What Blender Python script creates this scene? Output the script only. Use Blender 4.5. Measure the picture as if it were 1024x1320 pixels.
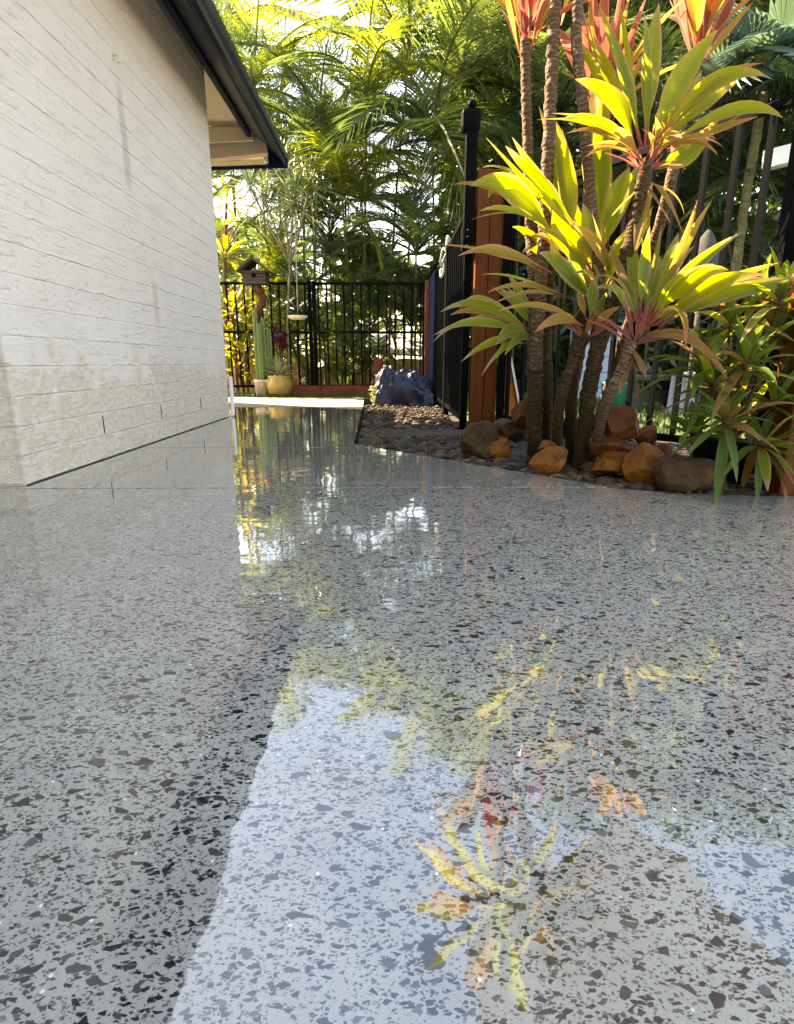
import bpy, math, random
import numpy as np
from mathutils import Vector, Matrix, Euler
random.seed(7); rng = np.random.default_rng(7)
S = bpy.context.scene
COL = S.collection
R = math.radians
for o in list(bpy.data.objects): bpy.data.objects.remove(o)

# ------------------------------------------------------------------ camera
F, CX, CY, CAMH = 730.0, 512.0, 660.0, 0.45
PITCH, YAW = R(14.8), R(-0.76)
cam_d = bpy.data.cameras.new('camera'); cam = bpy.data.objects.new('camera', cam_d); COL.objects.link(cam)
cam_d.sensor_fit = 'HORIZONTAL'; cam_d.sensor_width = 36; cam_d.lens = 36 * F / 1024
cam_d.clip_start = 0.02; cam_d.clip_end = 500
cam.location = (0, 0, CAMH); cam.rotation_euler = (R(90) - PITCH, 0, YAW)
S.camera = cam
CM = Euler((R(90) - PITCH, 0, YAW)).to_matrix()
# ------------------------------------------------------------------ world, sun, exposure
SUN = Vector((-0.69, 0.44, 0.65)).normalized()          # direction towards the sun
W = bpy.data.worlds.new('World'); S.world = W; W.use_nodes = True
wn = W.node_tree.nodes; wl = W.node_tree.links
sky = wn.new('ShaderNodeTexSky'); sky.sky_type = 'NISHITA'; sky.sun_disc = False
sky.sun_elevation = math.asin(SUN.z); sky.sun_rotation = math.atan2(SUN.x, SUN.y)
sky.air_density = 1.0; sky.dust_density = .4; sky.ozone_density = 2.6
bg = wn['Background']; bg.inputs['Strength'].default_value = 0.12
def wnode(t, **k):
    nd = wn.new('ShaderNode' + t)
    for a, b in k.items(): setattr(nd, a, b)
    return nd
wtc = wnode('TexCoord'); wmp = wnode('Mapping'); wmp.inputs['Scale'].default_value = (1, 1, 2.2); wl.new(wtc.outputs['Generated'], wmp.inputs[0])
wnz = wnode('TexNoise'); wl.new(wmp.outputs[0], wnz.inputs['Vector']); wnz.inputs['Scale'].default_value = 2.1; wnz.inputs['Detail'].default_value = 7; wnz.inputs['Roughness'].default_value = .55
wmr = wnode('MapRange', interpolation_type='SMOOTHSTEP'); wl.new(wnz.outputs[0], wmr.inputs[0])
for i_, q_ in enumerate((.48, .76, .0, .20)): wmr.inputs[i_ + 1].default_value = q_
wsp = wnode('SeparateXYZ'); wl.new(wtc.outputs['Generated'], wsp.inputs[0])
wel = wnode('MapRange', interpolation_type='SMOOTHSTEP'); wl.new(wsp.outputs[2], wel.inputs[0])
for i_, q_ in enumerate((.04, .55, .55, .0)): wel.inputs[i_ + 1].default_value = q_
wad = wnode('Math', operation='ADD', use_clamp=True); wl.new(wel.outputs[0], wad.inputs[0]); wl.new(wmr.outputs[0], wad.inputs[1])
wmx = wnode('Mix', data_type='RGBA'); wl.new(wad.outputs[0], wmx.inputs[0]); wl.new(sky.outputs[0], wmx.inputs[6]); wmx.inputs[7].default_value = (1.9, 2.0, 2.15, 1)   # thin white cloud
wl.new(wmx.outputs[2], bg.inputs[0])
sl = bpy.data.lights.new('sun', 'SUN'); sl.energy = 3.7; sl.angle = R(0.5); sl.color = (1, .94, .85)
so = bpy.data.objects.new('sun', sl); COL.objects.link(so); so.rotation_euler = SUN.to_track_quat('Z', 'Y').to_euler()
so.location = (-8, 4, 9)
S.view_settings.view_transform = 'Standard'; S.view_settings.look = 'None'
S.view_settings.gamma = 1; S.view_settings.use_curve_mapping = False
S.view_settings.use_white_balance = True; S.view_settings.white_balance_temperature = 10200; S.view_settings.white_balance_tint = 14
S.view_settings.exposure = 3.25
S.cycles.max_bounces = 10; S.cycles.diffuse_bounces = 5; S.cycles.transmission_bounces = 5
S.cycles.glossy_bounces = 4; S.cycles.sample_clamp_indirect = 6

# ------------------------------------------------------------------ helpers
def ray(px, py):
    return CM @ Vector(((px - CX) / F, (CY - py) / F, -1))
def P(px, py, Y):                                        # point at distance Y ahead, seen at that direction
    d = ray(px, py); return Vector((0, 0, CAMH)) + d * (Y / d.y)
def G(px, py, z=0.0):                                    # point at height z
    d = ray(px, py); return Vector((0, 0, CAMH)) + d * ((z - CAMH) / d.z)
def ppm(Y, py=400):                                      # metres per picture unit at distance Y
    d = ray(CX, py); return Y / d.y / F
def mesh(name, v, f, mat=None, uv=None, smooth=True):
    m = bpy.data.meshes.new(name); m.from_pydata([tuple(a) for a in v], [], f)
    if uv is not None:
        l = m.uv_layers.new(name='UVMap'); idx = np.empty(len(m.loops), dtype=np.int32); m.loops.foreach_get('vertex_index', idx)
        l.data.foreach_set('uv', np.asarray(uv, dtype=np.float32)[idx].ravel())
    if smooth: m.polygons.foreach_set('use_smooth', [True] * len(m.polygons))
    if mat: m.materials.append(mat)
    return m
def put(name, m, parent=None, loc=None, rot=None, scale=None):
    o = bpy.data.objects.new(name, m); COL.objects.link(o)
    if loc is not None: o.location = loc
    if rot is not None: o.rotation_euler = rot
    if scale is not None: o.scale = scale
    if parent: o.parent = parent
    return o
def obj(name, v, f, mat, parent=None, uv=None, smooth=True):
    return put(name, mesh(name, v, f, mat, uv, smooth), parent)
def tag(o, label, cat, group=None):
    o['label'] = label; o['category'] = cat
    if group: o['group'] = group
    return o
def thing(name, label, cat, group=None):
    o = bpy.data.objects.new(name, None); COL.objects.link(o); o.empty_display_size = .1
    return tag(o, label, cat, group)
def struct(o): o['kind'] = 'structure'; return o
def stuff(o): o['kind'] = 'stuff'; return o
BOXF = [(0, 3, 2, 1), (4, 5, 6, 7), (0, 1, 5, 4), (1, 2, 6, 5), (2, 3, 7, 6), (3, 0, 4, 7)]
def box_v(x0, x1, y0, y1, z0, z1):
    return [(x0, y0, z0), (x1, y0, z0), (x1, y1, z0), (x0, y1, z0), (x0, y0, z1), (x1, y0, z1), (x1, y1, z1), (x0, y1, z1)]
def bevel(o, w, seg=2):
    b = o.modifiers.new('bevel', 'BEVEL'); b.width = w; b.segments = seg; b.limit_method = 'ANGLE'; b.angle_limit = R(30); return o
def box(name, x0, x1, y0, y1, z0, z1, mat, parent=None, bev=0):
    o = obj(name, box_v(x0, x1, y0, y1, z0, z1), BOXF, mat, parent, smooth=False)
    if bev: bevel(o, bev)
    return o
def beam(name, a, b, w, h, mat, parent=None, bev=0, up=Vector((0, 0, 1))):   # rectangular bar from a to b
    a, b = Vector(a), Vector(b); d = (b - a).normalized()
    s = d.cross(up)
    if s.length < 1e-4: s = Vector((1, 0, 0))
    s.normalize(); u = s.cross(d).normalized()
    v = [p + s * (i * w / 2) + u * (j * h / 2) for p in (a, b) for i, j in ((-1, -1), (1, -1), (1, 1), (-1, 1))]
    o = obj(name, v, BOXF, mat, parent, smooth=False)
    if bev: bevel(o, bev)
    return o
def tube_data(pts, rad, n=8, cap=True):
    pts = [Vector(p) for p in pts]; v = []; f = []; uv = []
    m = len(pts); L = 0
    ref = Vector((0.31, -0.95, 0.07))
    for i, p in enumerate(pts):
        t = (pts[min(i + 1, m - 1)] - pts[max(i - 1, 0)]).normalized()
        s = t.cross(ref).normalized(); u = t.cross(s)
        if i: L += (p - pts[i - 1]).length
        for k in range(n):
            a = 2 * math.pi * k / n
            v.append(p + (s * math.cos(a) + u * math.sin(a)) * rad[i]); uv.append((k / n, L))
    for i in range(m - 1):
        for k in range(n):
            f.append((i * n + k, i * n + (k + 1) % n, (i + 1) * n + (k + 1) % n, (i + 1) * n + k))
    if cap:
        f.append(tuple(range(n - 1, -1, -1))); f.append(tuple((m - 1) * n + k for k in range(n)))
    return v, f, uv
def tube(name, pts, rad, mat, parent=None, n=8):
    if not hasattr(rad, '__len__'): rad = [rad] * len(pts)
    v, f, uv = tube_data(pts, rad, n); return obj(name, v, f, mat, parent, uv)
def lathe(name, prof, mat, parent=None, n=28, loc=(0, 0, 0)):
    v = []; f = []
    for r, z in prof:
        for k in range(n):
            a = 2 * math.pi * k / n; v.append((loc[0] + r * math.cos(a), loc[1] + r * math.sin(a), loc[2] + z))
    for i in range(len(prof) - 1):
        for k in range(n): f.append((i * n + k, i * n + (k + 1) % n, (i + 1) * n + (k + 1) % n, (i + 1) * n + k))
    f.append(tuple(range(n - 1, -1, -1))); f.append(tuple((len(prof) - 1) * n + k for k in range(n)))
    return obj(name, v, f, mat, parent)
def bez(a, b, c, n):
    return [a * (1 - t) ** 2 + b * 2 * t * (1 - t) + c * t * t for t in (i / n for i in range(n + 1))]
def smooth_path(pts, n):                                 # Catmull-Rom through pts
    pts = [Vector(p) for p in pts]; q = [pts[0] * 2 - pts[1]] + pts + [pts[-1] * 2 - pts[-2]]; out = []
    for i in range(1, len(q) - 2):
        for k in range(n):
            t = k / n
            out.append(.5 * (2 * q[i] + (q[i + 1] - q[i - 1]) * t + (2 * q[i - 1] - 5 * q[i] + 4 * q[i + 1] - q[i + 2]) * t * t + (3 * q[i] - q[i - 1] - 3 * q[i + 1] + q[i + 2]) * t ** 3))
    return out + [pts[-1]]

# ------------------------------------------------------------------ node helper
class N:
    def __init__(s, name):
        s.m = bpy.data.materials.new(name); s.m.use_nodes = True; s.t = s.m.node_tree
        s.b = s.t.nodes['Principled BSDF']; s.out = s.t.nodes['Material Output']
    def n(s, t, **k):
        nd = s.t.nodes.new('ShaderNode' + t)
        for a, b in k.items(): setattr(nd, a, b)
        return nd
    def l(s, a, b): s.t.links.new(a, b)
    def set(s, nd, **k):
        for a, b in k.items():
            a = a.replace('_', ' ')
            if isinstance(b, bpy.types.NodeSocket): s.l(b, nd.inputs[a])
            else: nd.inputs[a].default_value = b
        return nd
    def val(s, x, sock):
        if isinstance(x, bpy.types.NodeSocket): s.l(x, sock)
        else: sock.default_value = x
    def math(s, op, a, b=None, clamp=False):
        nd = s.n('Math', operation=op, use_clamp=clamp); s.val(a, nd.inputs[0])
        if b is not None: s.val(b, nd.inputs[1])
        return nd.outputs[0]
    def mix(s, fac, a, b, mode='MIX'):
        nd = s.n('Mix', data_type='RGBA', blend_type=mode)
        s.val(fac, nd.inputs[0])
        for x, i in ((a, 6), (b, 7)):
            s.val(x if isinstance(x, bpy.types.NodeSocket) else (*x, 1), nd.inputs[i])
        return nd.outputs[2]
    def step(s, x, lo, hi, a=0., b=1.):
        nd = s.n('MapRange', interpolation_type='SMOOTHSTEP'); s.val(x, nd.inputs[0])
        for i, q in enumerate((lo, hi, a, b)): s.val(q, nd.inputs[i + 1])
        return nd.outputs[0]
    def pos(s): return s.n('NewGeometry').outputs['Position']
    def objc(s): return s.n('TexCoord').outputs['Object']
    def uv(s): return s.n('TexCoord').outputs['UV']
    def xyz(s, v):
        nd = s.n('SeparateXYZ'); s.l(v, nd.inputs[0]); return nd.outputs
    def scale(s, v, k, off=(0, 0, 0)):
        nd = s.n('Mapping'); s.l(v, nd.inputs[0]); nd.inputs['Scale'].default_value = k; nd.inputs['Location'].default_value = off; return nd.outputs[0]
    def noise(s, v, sc, det=3, rough=.5, dist=0):
        nd = s.n('TexNoise'); s.l(v, nd.inputs['Vector']); s.set(nd, Scale=sc, Detail=det, Roughness=rough, Distortion=dist); return nd.outputs[0]
    def rnd(s): return s.n('ObjectInfo').outputs['Random']
    def bump(s, h, strength=.3, dist=.01, nrm=None):
        nd = s.n('Bump'); s.l(h, nd.inputs['Height']); nd.inputs['Strength'].default_value = strength; nd.inputs['Distance'].default_value = dist
        if nrm is not None: s.l(nrm, nd.inputs['Normal'])
        return nd.outputs[0]
def flat(name, c, rough=.6, metal=0, var=.12, sc=6, bump=0, bsc=40, coord='pos', spec=.5):
    k = N(name); co = k.pos() if coord == 'pos' else k.objc()
    nz = k.noise(co, sc, 5)
    col = k.mix(nz, [a * (1 - var) for a in c], [min(1, a * (1 + var)) for a in c])
    k.set(k.b, Base_Color=col, Roughness=rough, Metallic=metal, Specular_IOR_Level=spec)
    if bump: k.set(k.b, Normal=k.bump(k.noise(co, bsc, 5), bump, .01))
    return k.m

# ------------------------------------------------------------------ materials
def m_terrazzo():
    k = N('polished_concrete'); p = k.pos()
    wv = k.n('VectorMath', operation='MULTIPLY_ADD')
    nz = k.n('TexNoise'); k.l(p, nz.inputs['Vector']); k.set(nz, Scale=130., Detail=2.)
    k.l(nz.outputs['Color'], wv.inputs[0]); wv.inputs[1].default_value = (.0042, .0042, 0); k.l(p, wv.inputs[2]); w = wv.outputs[0]
    fine = k.noise(p, 420, 3, .6); mid = k.noise(p, 9, 4); big = k.noise(p, 1.3, 3)
    col = k.mix(fine, (.28, .258, .215), (.60, .555, .47))
    col = k.mix(k.step(mid, .3, .7, 0, .55), col, (.28, .26, .225))
    col = k.mix(k.step(big, .35, .65, 0, .5), col, (.37, .34, .295))
    for sc, thr, lo, strg, rotz, asp in ((330, .36, .07, .72, .3, 1.5), (270, .30, .08, .85, 1.9, 1.7), (165, .27, .09, .93, 1.1, 1.9), (120, .21, .10, .96, 2.6, 1.7), (82, .125, .10, .97, .5, 1.55), (60, .06, .11, .97, 2.0, 1.4)):
        rot = k.n('Mapping'); k.l(w, rot.inputs[0]); rot.inputs['Rotation'].default_value = (0, 0, rotz); rot.inputs['Scale'].default_value = (1 / asp ** .5, asp ** .5, 0)
        rot.inputs['Location'].default_value = (sc * .013, sc * .029, .5)
        va = k.n('TexVoronoi', feature='F1'); vb = k.n('TexVoronoi', feature='DISTANCE_TO_EDGE')
        for q in (va, vb): k.l(rot.outputs[0], q.inputs['Vector']); k.set(q, Scale=float(sc), Randomness=1.0)
        sep = k.n('SeparateColor'); k.l(va.outputs['Color'], sep.inputs[0])
        sel = k.math('LESS_THAN', sep.outputs[0], thr)
        cut = k.math('ADD', k.math('MULTIPLY', sep.outputs[2], .16), lo)
        msk = k.math('MULTIPLY', k.math('MULTIPLY', sel, k.step(k.math('SUBTRACT', vb.outputs['Distance'], cut), -.025, .03)), strg)
        chip = k.mix(k.math('POWER', sep.outputs[1], 5.), (.008, .010, .014), (.12, .12, .125)); chip = k.mix(k.math('LESS_THAN', sep.outputs[2], .07), chip, (.07, .06, .05)); chip = k.mix(k.math('MULTIPLY', fine, .2), chip, (.05, .05, .055))
        col = k.mix(msk, col, chip)
    vs = k.n('TexVoronoi'); k.l(p, vs.inputs['Vector']); k.set(vs, Scale=120.)
    ss = k.n('SeparateColor'); k.l(vs.outputs['Color'], ss.inputs[0])
    col = k.mix(k.math('MULTIPLY', k.math('LESS_THAN', ss.outputs[0], .022), k.step(vs.outputs['Distance'], .16, .26, 1, 0)), col, (.75, .74, .7))
    wav = k.noise(k.scale(p, (1, 1.6, 1)), 4.5, 2)
    nrm = k.bump(wav, .32, .004)
    nrm = k.bump(k.noise(p, 26, 2), .10, .0012, nrm)
    sm = k.noise(p, 2.2, 5, .6)
    k.set(k.b, Base_Color=col, Roughness=k.step(sm, .35, .75, .03, .08), IOR=1.5, Specular_IOR_Level=.12, Normal=nrm)
    k.set(k.b, Coat_Weight=1.0, Coat_Roughness=k.step(k.noise(p, 3.1, 6, .7), .42, .72, .012, .055), Coat_IOR=1.76, Coat_Normal=nrm)
    return k.m
def m_paint():
    k = N('white_painted_brick'); p = k.pos(); x = k.xyz(p)
    n1 = k.noise(p, 3.5, 6, .62); n2 = k.noise(k.scale(p, (1, 1, 2.2)), 26, 5, .65); n3 = k.noise(p, 110, 4, .6)
    col = k.mix(n1, (.67, .615, .57), (.79, .735, .69))
    # peeling, dirty lower paint with its own ragged edge
    edge = k.math('ADD', x[2], k.math('MULTIPLY', k.math('SUBTRACT', k.noise(p, 7, 7, .7), .5), 1.0))
    dirt = k.step(edge, .36, .46, .8, 0)
    col = k.mix(k.math('MULTIPLY', dirt, k.step(n2, .38, .60, .25, 1)), col, (.58, .49, .37))
    col = k.mix(k.step(k.noise(p, 15, 6, .7), .58, .76, 0, .45), col, (.56, .50, .45))
    # streak running down from the hook, and a few faint others
    def streak(y0, z1, z0, w, a):
        d = k.math('ABSOLUTE', k.math('SUBTRACT', x[1], k.math('ADD', y0, k.math('MULTIPLY', k.math('SUBTRACT', k.noise(p, 4, 3), .5), .06))))
        m = k.math('MULTIPLY', k.step(d, w * .5, w, 1, 0), k.math('MULTIPLY', k.step(x[2], z0, z0 + .1), k.step(x[2], z1 - .12, z1, 1, 0)))
        return k.math('MULTIPLY', m, k.math('MULTIPLY', a, k.step(k.noise(k.scale(p, (1, 6, 1)), 6, 4), .25, .6, .6, 1)))
    hk = WALL_HOOK
    col = k.mix(streak(hk.y + .03, hk.z - .05, hk.z - .62, .055, .5), col, (.36, .33, .335))
    col = k.mix(streak(3.55, .95, .62, .05, .5), col, (.45, .39, .32))
    # raked relief: course ridges bleeding paint, diagonal trowel marks, grit
    c = k.math('FRACT', k.math('DIVIDE', k.math('ADD', x[2], k.math('MULTIPLY', k.math('SUBTRACT', k.noise(p, 8, 4), .5), .055)), COURSE))
    ridge = k.step(k.math('ABSOLUTE', k.math('SUBTRACT', c, .06)), 0, .09, 1, 0)
    rbrk = k.step(k.noise(p, 5.5, 4), .42, .62)
    h = k.math('MULTIPLY', k.math('MULTIPLY', ridge, rbrk), .42)
    drag = k.n('Mapping'); k.l(p, drag.inputs[0]); drag.inputs['Rotation'].default_value = (R(30), 0, 0); drag.inputs['Scale'].default_value = (1, 2, 14)
    h = k.math('ADD', h, k.math('MULTIPLY', k.step(k.noise(drag.outputs[0], 4, 4, .6), .56, .72), .38))
    h = k.math('ADD', h, k.math('MULTIPLY', n2, .42)); h = k.math('ADD', h, k.math('MULTIPLY', n3, .2))
    h = k.math('ADD', h, k.math('MULTIPLY', k.step(k.noise(p, 38, 3), .66, .74), .5))
    k.set(k.b, Base_Color=col, Roughness=.62, Normal=k.bump(h, .75, .012))
    return k.m
def m_wood(name, c0, c1, rough=.5, axis=(30, 30, 2)):
    k = N(name); p = k.pos(); g = k.noise(k.scale(p, axis), 1.2, 6, .6, .6)
    col = k.mix(g, c0, c1); col = k.mix(k.step(k.noise(p, 5, 4), .5, .75, 0, .5), col, [a * .5 for a in c0])
    k.set(k.b, Base_Color=col, Roughness=rough, Specular_IOR_Level=.18, Normal=k.bump(g, .3, .006)); return k.m
def m_leaf(name, c0, c1, petiole, margin, trans, tfac=.5, rough=.44, mstart=.72, tipc=None, stripes=.35):
    """uv.x runs across the blade (0..1), uv.y along it (0 at the stem)."""
    k = N(name); u = k.xyz(k.uv()); r = k.rnd()
    s = k.math('ABSOLUTE', k.math('SUBTRACT', k.math('MULTIPLY', u[0], 2.), 1.))
    st = k.noise(k.scale(k.uv(), (42, 1.1, 1)), 1.0, 4, .65)
    off = k.n('CombineXYZ'); k.l(k.math('MULTIPLY', r, 37.), off.inputs[2])
    nz = k.noise(k.objc(), 9, 4)
    col = k.mix(k.math('ADD', k.math('MULTIPLY', k.step(st, .3, .7), .6), k.math('MULTIPLY', r, .4)), [a * .75 for a in c0], c1)
    tc = k.mix(r, trans, [trans[0] * .8, trans[1] * .95, trans[2]])
    tc = k.mix(k.step(st, .45, .7, 0, stripes), tc, [a * .55 for a in trans])
    vn = k.math('MULTIPLY', k.step(k.noise(k.scale(k.uv(), (60, .5, 1)), 1.0, 1), .52, .62), .42); col = k.mix(vn, col, [a * .5 for a in c0]); tc = k.mix(vn, tc, [a * .5 for a in trans])
    mg = k.math('MULTIPLY', k.step(k.math('ADD', s, k.math('MULTIPLY', k.math('SUBTRACT', nz, .5), .5)), mstart, 1.0), .85)
    pt = k.step(k.math('ADD', u[1], k.math('MULTIPLY', k.math('SUBTRACT', st, .5), .10)), .05, .20, 1, 0)
    blot = k.math('MULTIPLY', k.step(k.noise(k.objc(), 55, 4, .7), .68, .76), .55); col = k.mix(blot, col, (.22, .11, .04)); tc = k.mix(blot, tc, (.30, .16, .04))
    tp = k.math('MULTIPLY', k.step(k.math('ADD', u[1], k.math('MULTIPLY', k.math('SUBTRACT', nz, .5), .5)), .72, 1.), .7)
    for fac, cc in ((mg, margin), (tp, tipc or margin), (pt, petiole)):
        col = k.mix(fac, col, cc); tc = k.mix(k.math('MULTIPLY', fac, .8), tc, [min(1, a * 1.5) for a in cc])
    rib = k.step(s, 0, .07, 1, 0)
    col = k.mix(k.math('MULTIPLY', rib, .5), col, [min(1, a * 1.7) for a in c1])
    nrm = k.bump(k.noise(k.scale(k.uv(), (46, 1.2, 1)), 1, 3), .5, .005)
    k.set(k.b, Base_Color=col, Roughness=rough, Normal=nrm, Specular_IOR_Level=.35)
    t = k.n('BsdfTranslucent'); k.l(tc, t.inputs[0])
    mx = k.n('MixShader'); mx.inputs[0].default_value = tfac
    k.l(k.b.outputs[0], mx.inputs[1]); k.l(t.outputs[0], mx.inputs[2]); k.l(mx.outputs[0], k.out.inputs[0])
    return k.m
def m_frond(name, c0, c1, trans, tfac=.42):
    k = N(name); r = k.rnd(); nz = k.noise(k.objc(), 3.1, 3)
    f = k.math('ADD', k.math('MULTIPLY', r, .65), k.math('MULTIPLY', nz, .35))
    k.set(k.b, Specular_IOR_Level=.7); col = k.mix(f, c0, c1); tc = k.mix(f, [a * .65 for a in trans], trans)
    k.set(k.b, Base_Color=col, Roughness=.32)
    t = k.n('BsdfTranslucent'); k.l(tc, t.inputs[0]); mx = k.n('MixShader'); mx.inputs[0].default_value = tfac
    k.l(k.b.outputs[0], mx.inputs[1]); k.l(t.outputs[0], mx.inputs[2]); k.l(mx.outputs[0], k.out.inputs[0])
    return k.m
def m_trunk(name, c0, c1, c2, ring=60):
    k = N(name); u = k.xyz(k.uv()); p = k.objc()
    w = k.math('SINE', k.math('ADD', k.math('MULTIPLY', u[1], ring * 6.28), k.math('MULTIPLY', k.noise(p, 24, 4), 16.)))
    nz = k.noise(p, 60, 4, .6)
    col = k.mix(nz, c0, c1); col = k.mix(k.step(w, .4, 1.0, 0, .34), col, c2); col = k.mix(k.step(k.noise(p, 45, 4, .65), .56, .70, 0, .75), col, c2)
    k.set(k.b, Base_Color=col, Roughness=.8, Specular_IOR_Level=.15, Normal=k.bump(k.math('ADD', k.math('MULTIPLY', w, .22), k.math('MULTIPLY', nz, 1.4)), .8, .005)); return k.m
def m_rock(name, c0, c1, c2):
    k = N(name); p = k.objc(); n1 = k.noise(p, 5, 5, .6, .6); n2 = k.noise(p, 40, 4)
    col = k.mix(k.step(n1, .3, .7), c0, c1); col = k.mix(k.step(k.noise(p, 12, 4), .55, .7, 0, .7), col, c2)
    k.set(k.b, Base_Color=col, Roughness=.6, Specular_IOR_Level=.2, Normal=k.bump(k.math('ADD', n1, k.math('MULTIPLY', n2, .6)), .8, .02)); return k.m
def m_attr(name, stops, rough=.6):
    k = N(name); a = k.n('Attribute'); a.attribute_name = 'rnd'
    cr = k.n('ValToRGB'); k.l(a.outputs['Fac'], cr.inputs[0]); e = cr.color_ramp.elements
    e[0].color = (*stops[0], 1); e[1].color = (*stops[-1], 1)
    for i, c in enumerate(stops[1:-1]): q = e.new((i + 1) / (len(stops) - 1)); q.color = (*c, 1)
    col = k.mix(k.noise(k.pos(), 90, 3), cr.outputs[0], (.1, .09, .08)); col = k.mix(.6, col, cr.outputs[0])
    k.set(k.b, Base_Color=col, Roughness=rough, Specular_IOR_Level=.10); return k.m

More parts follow.
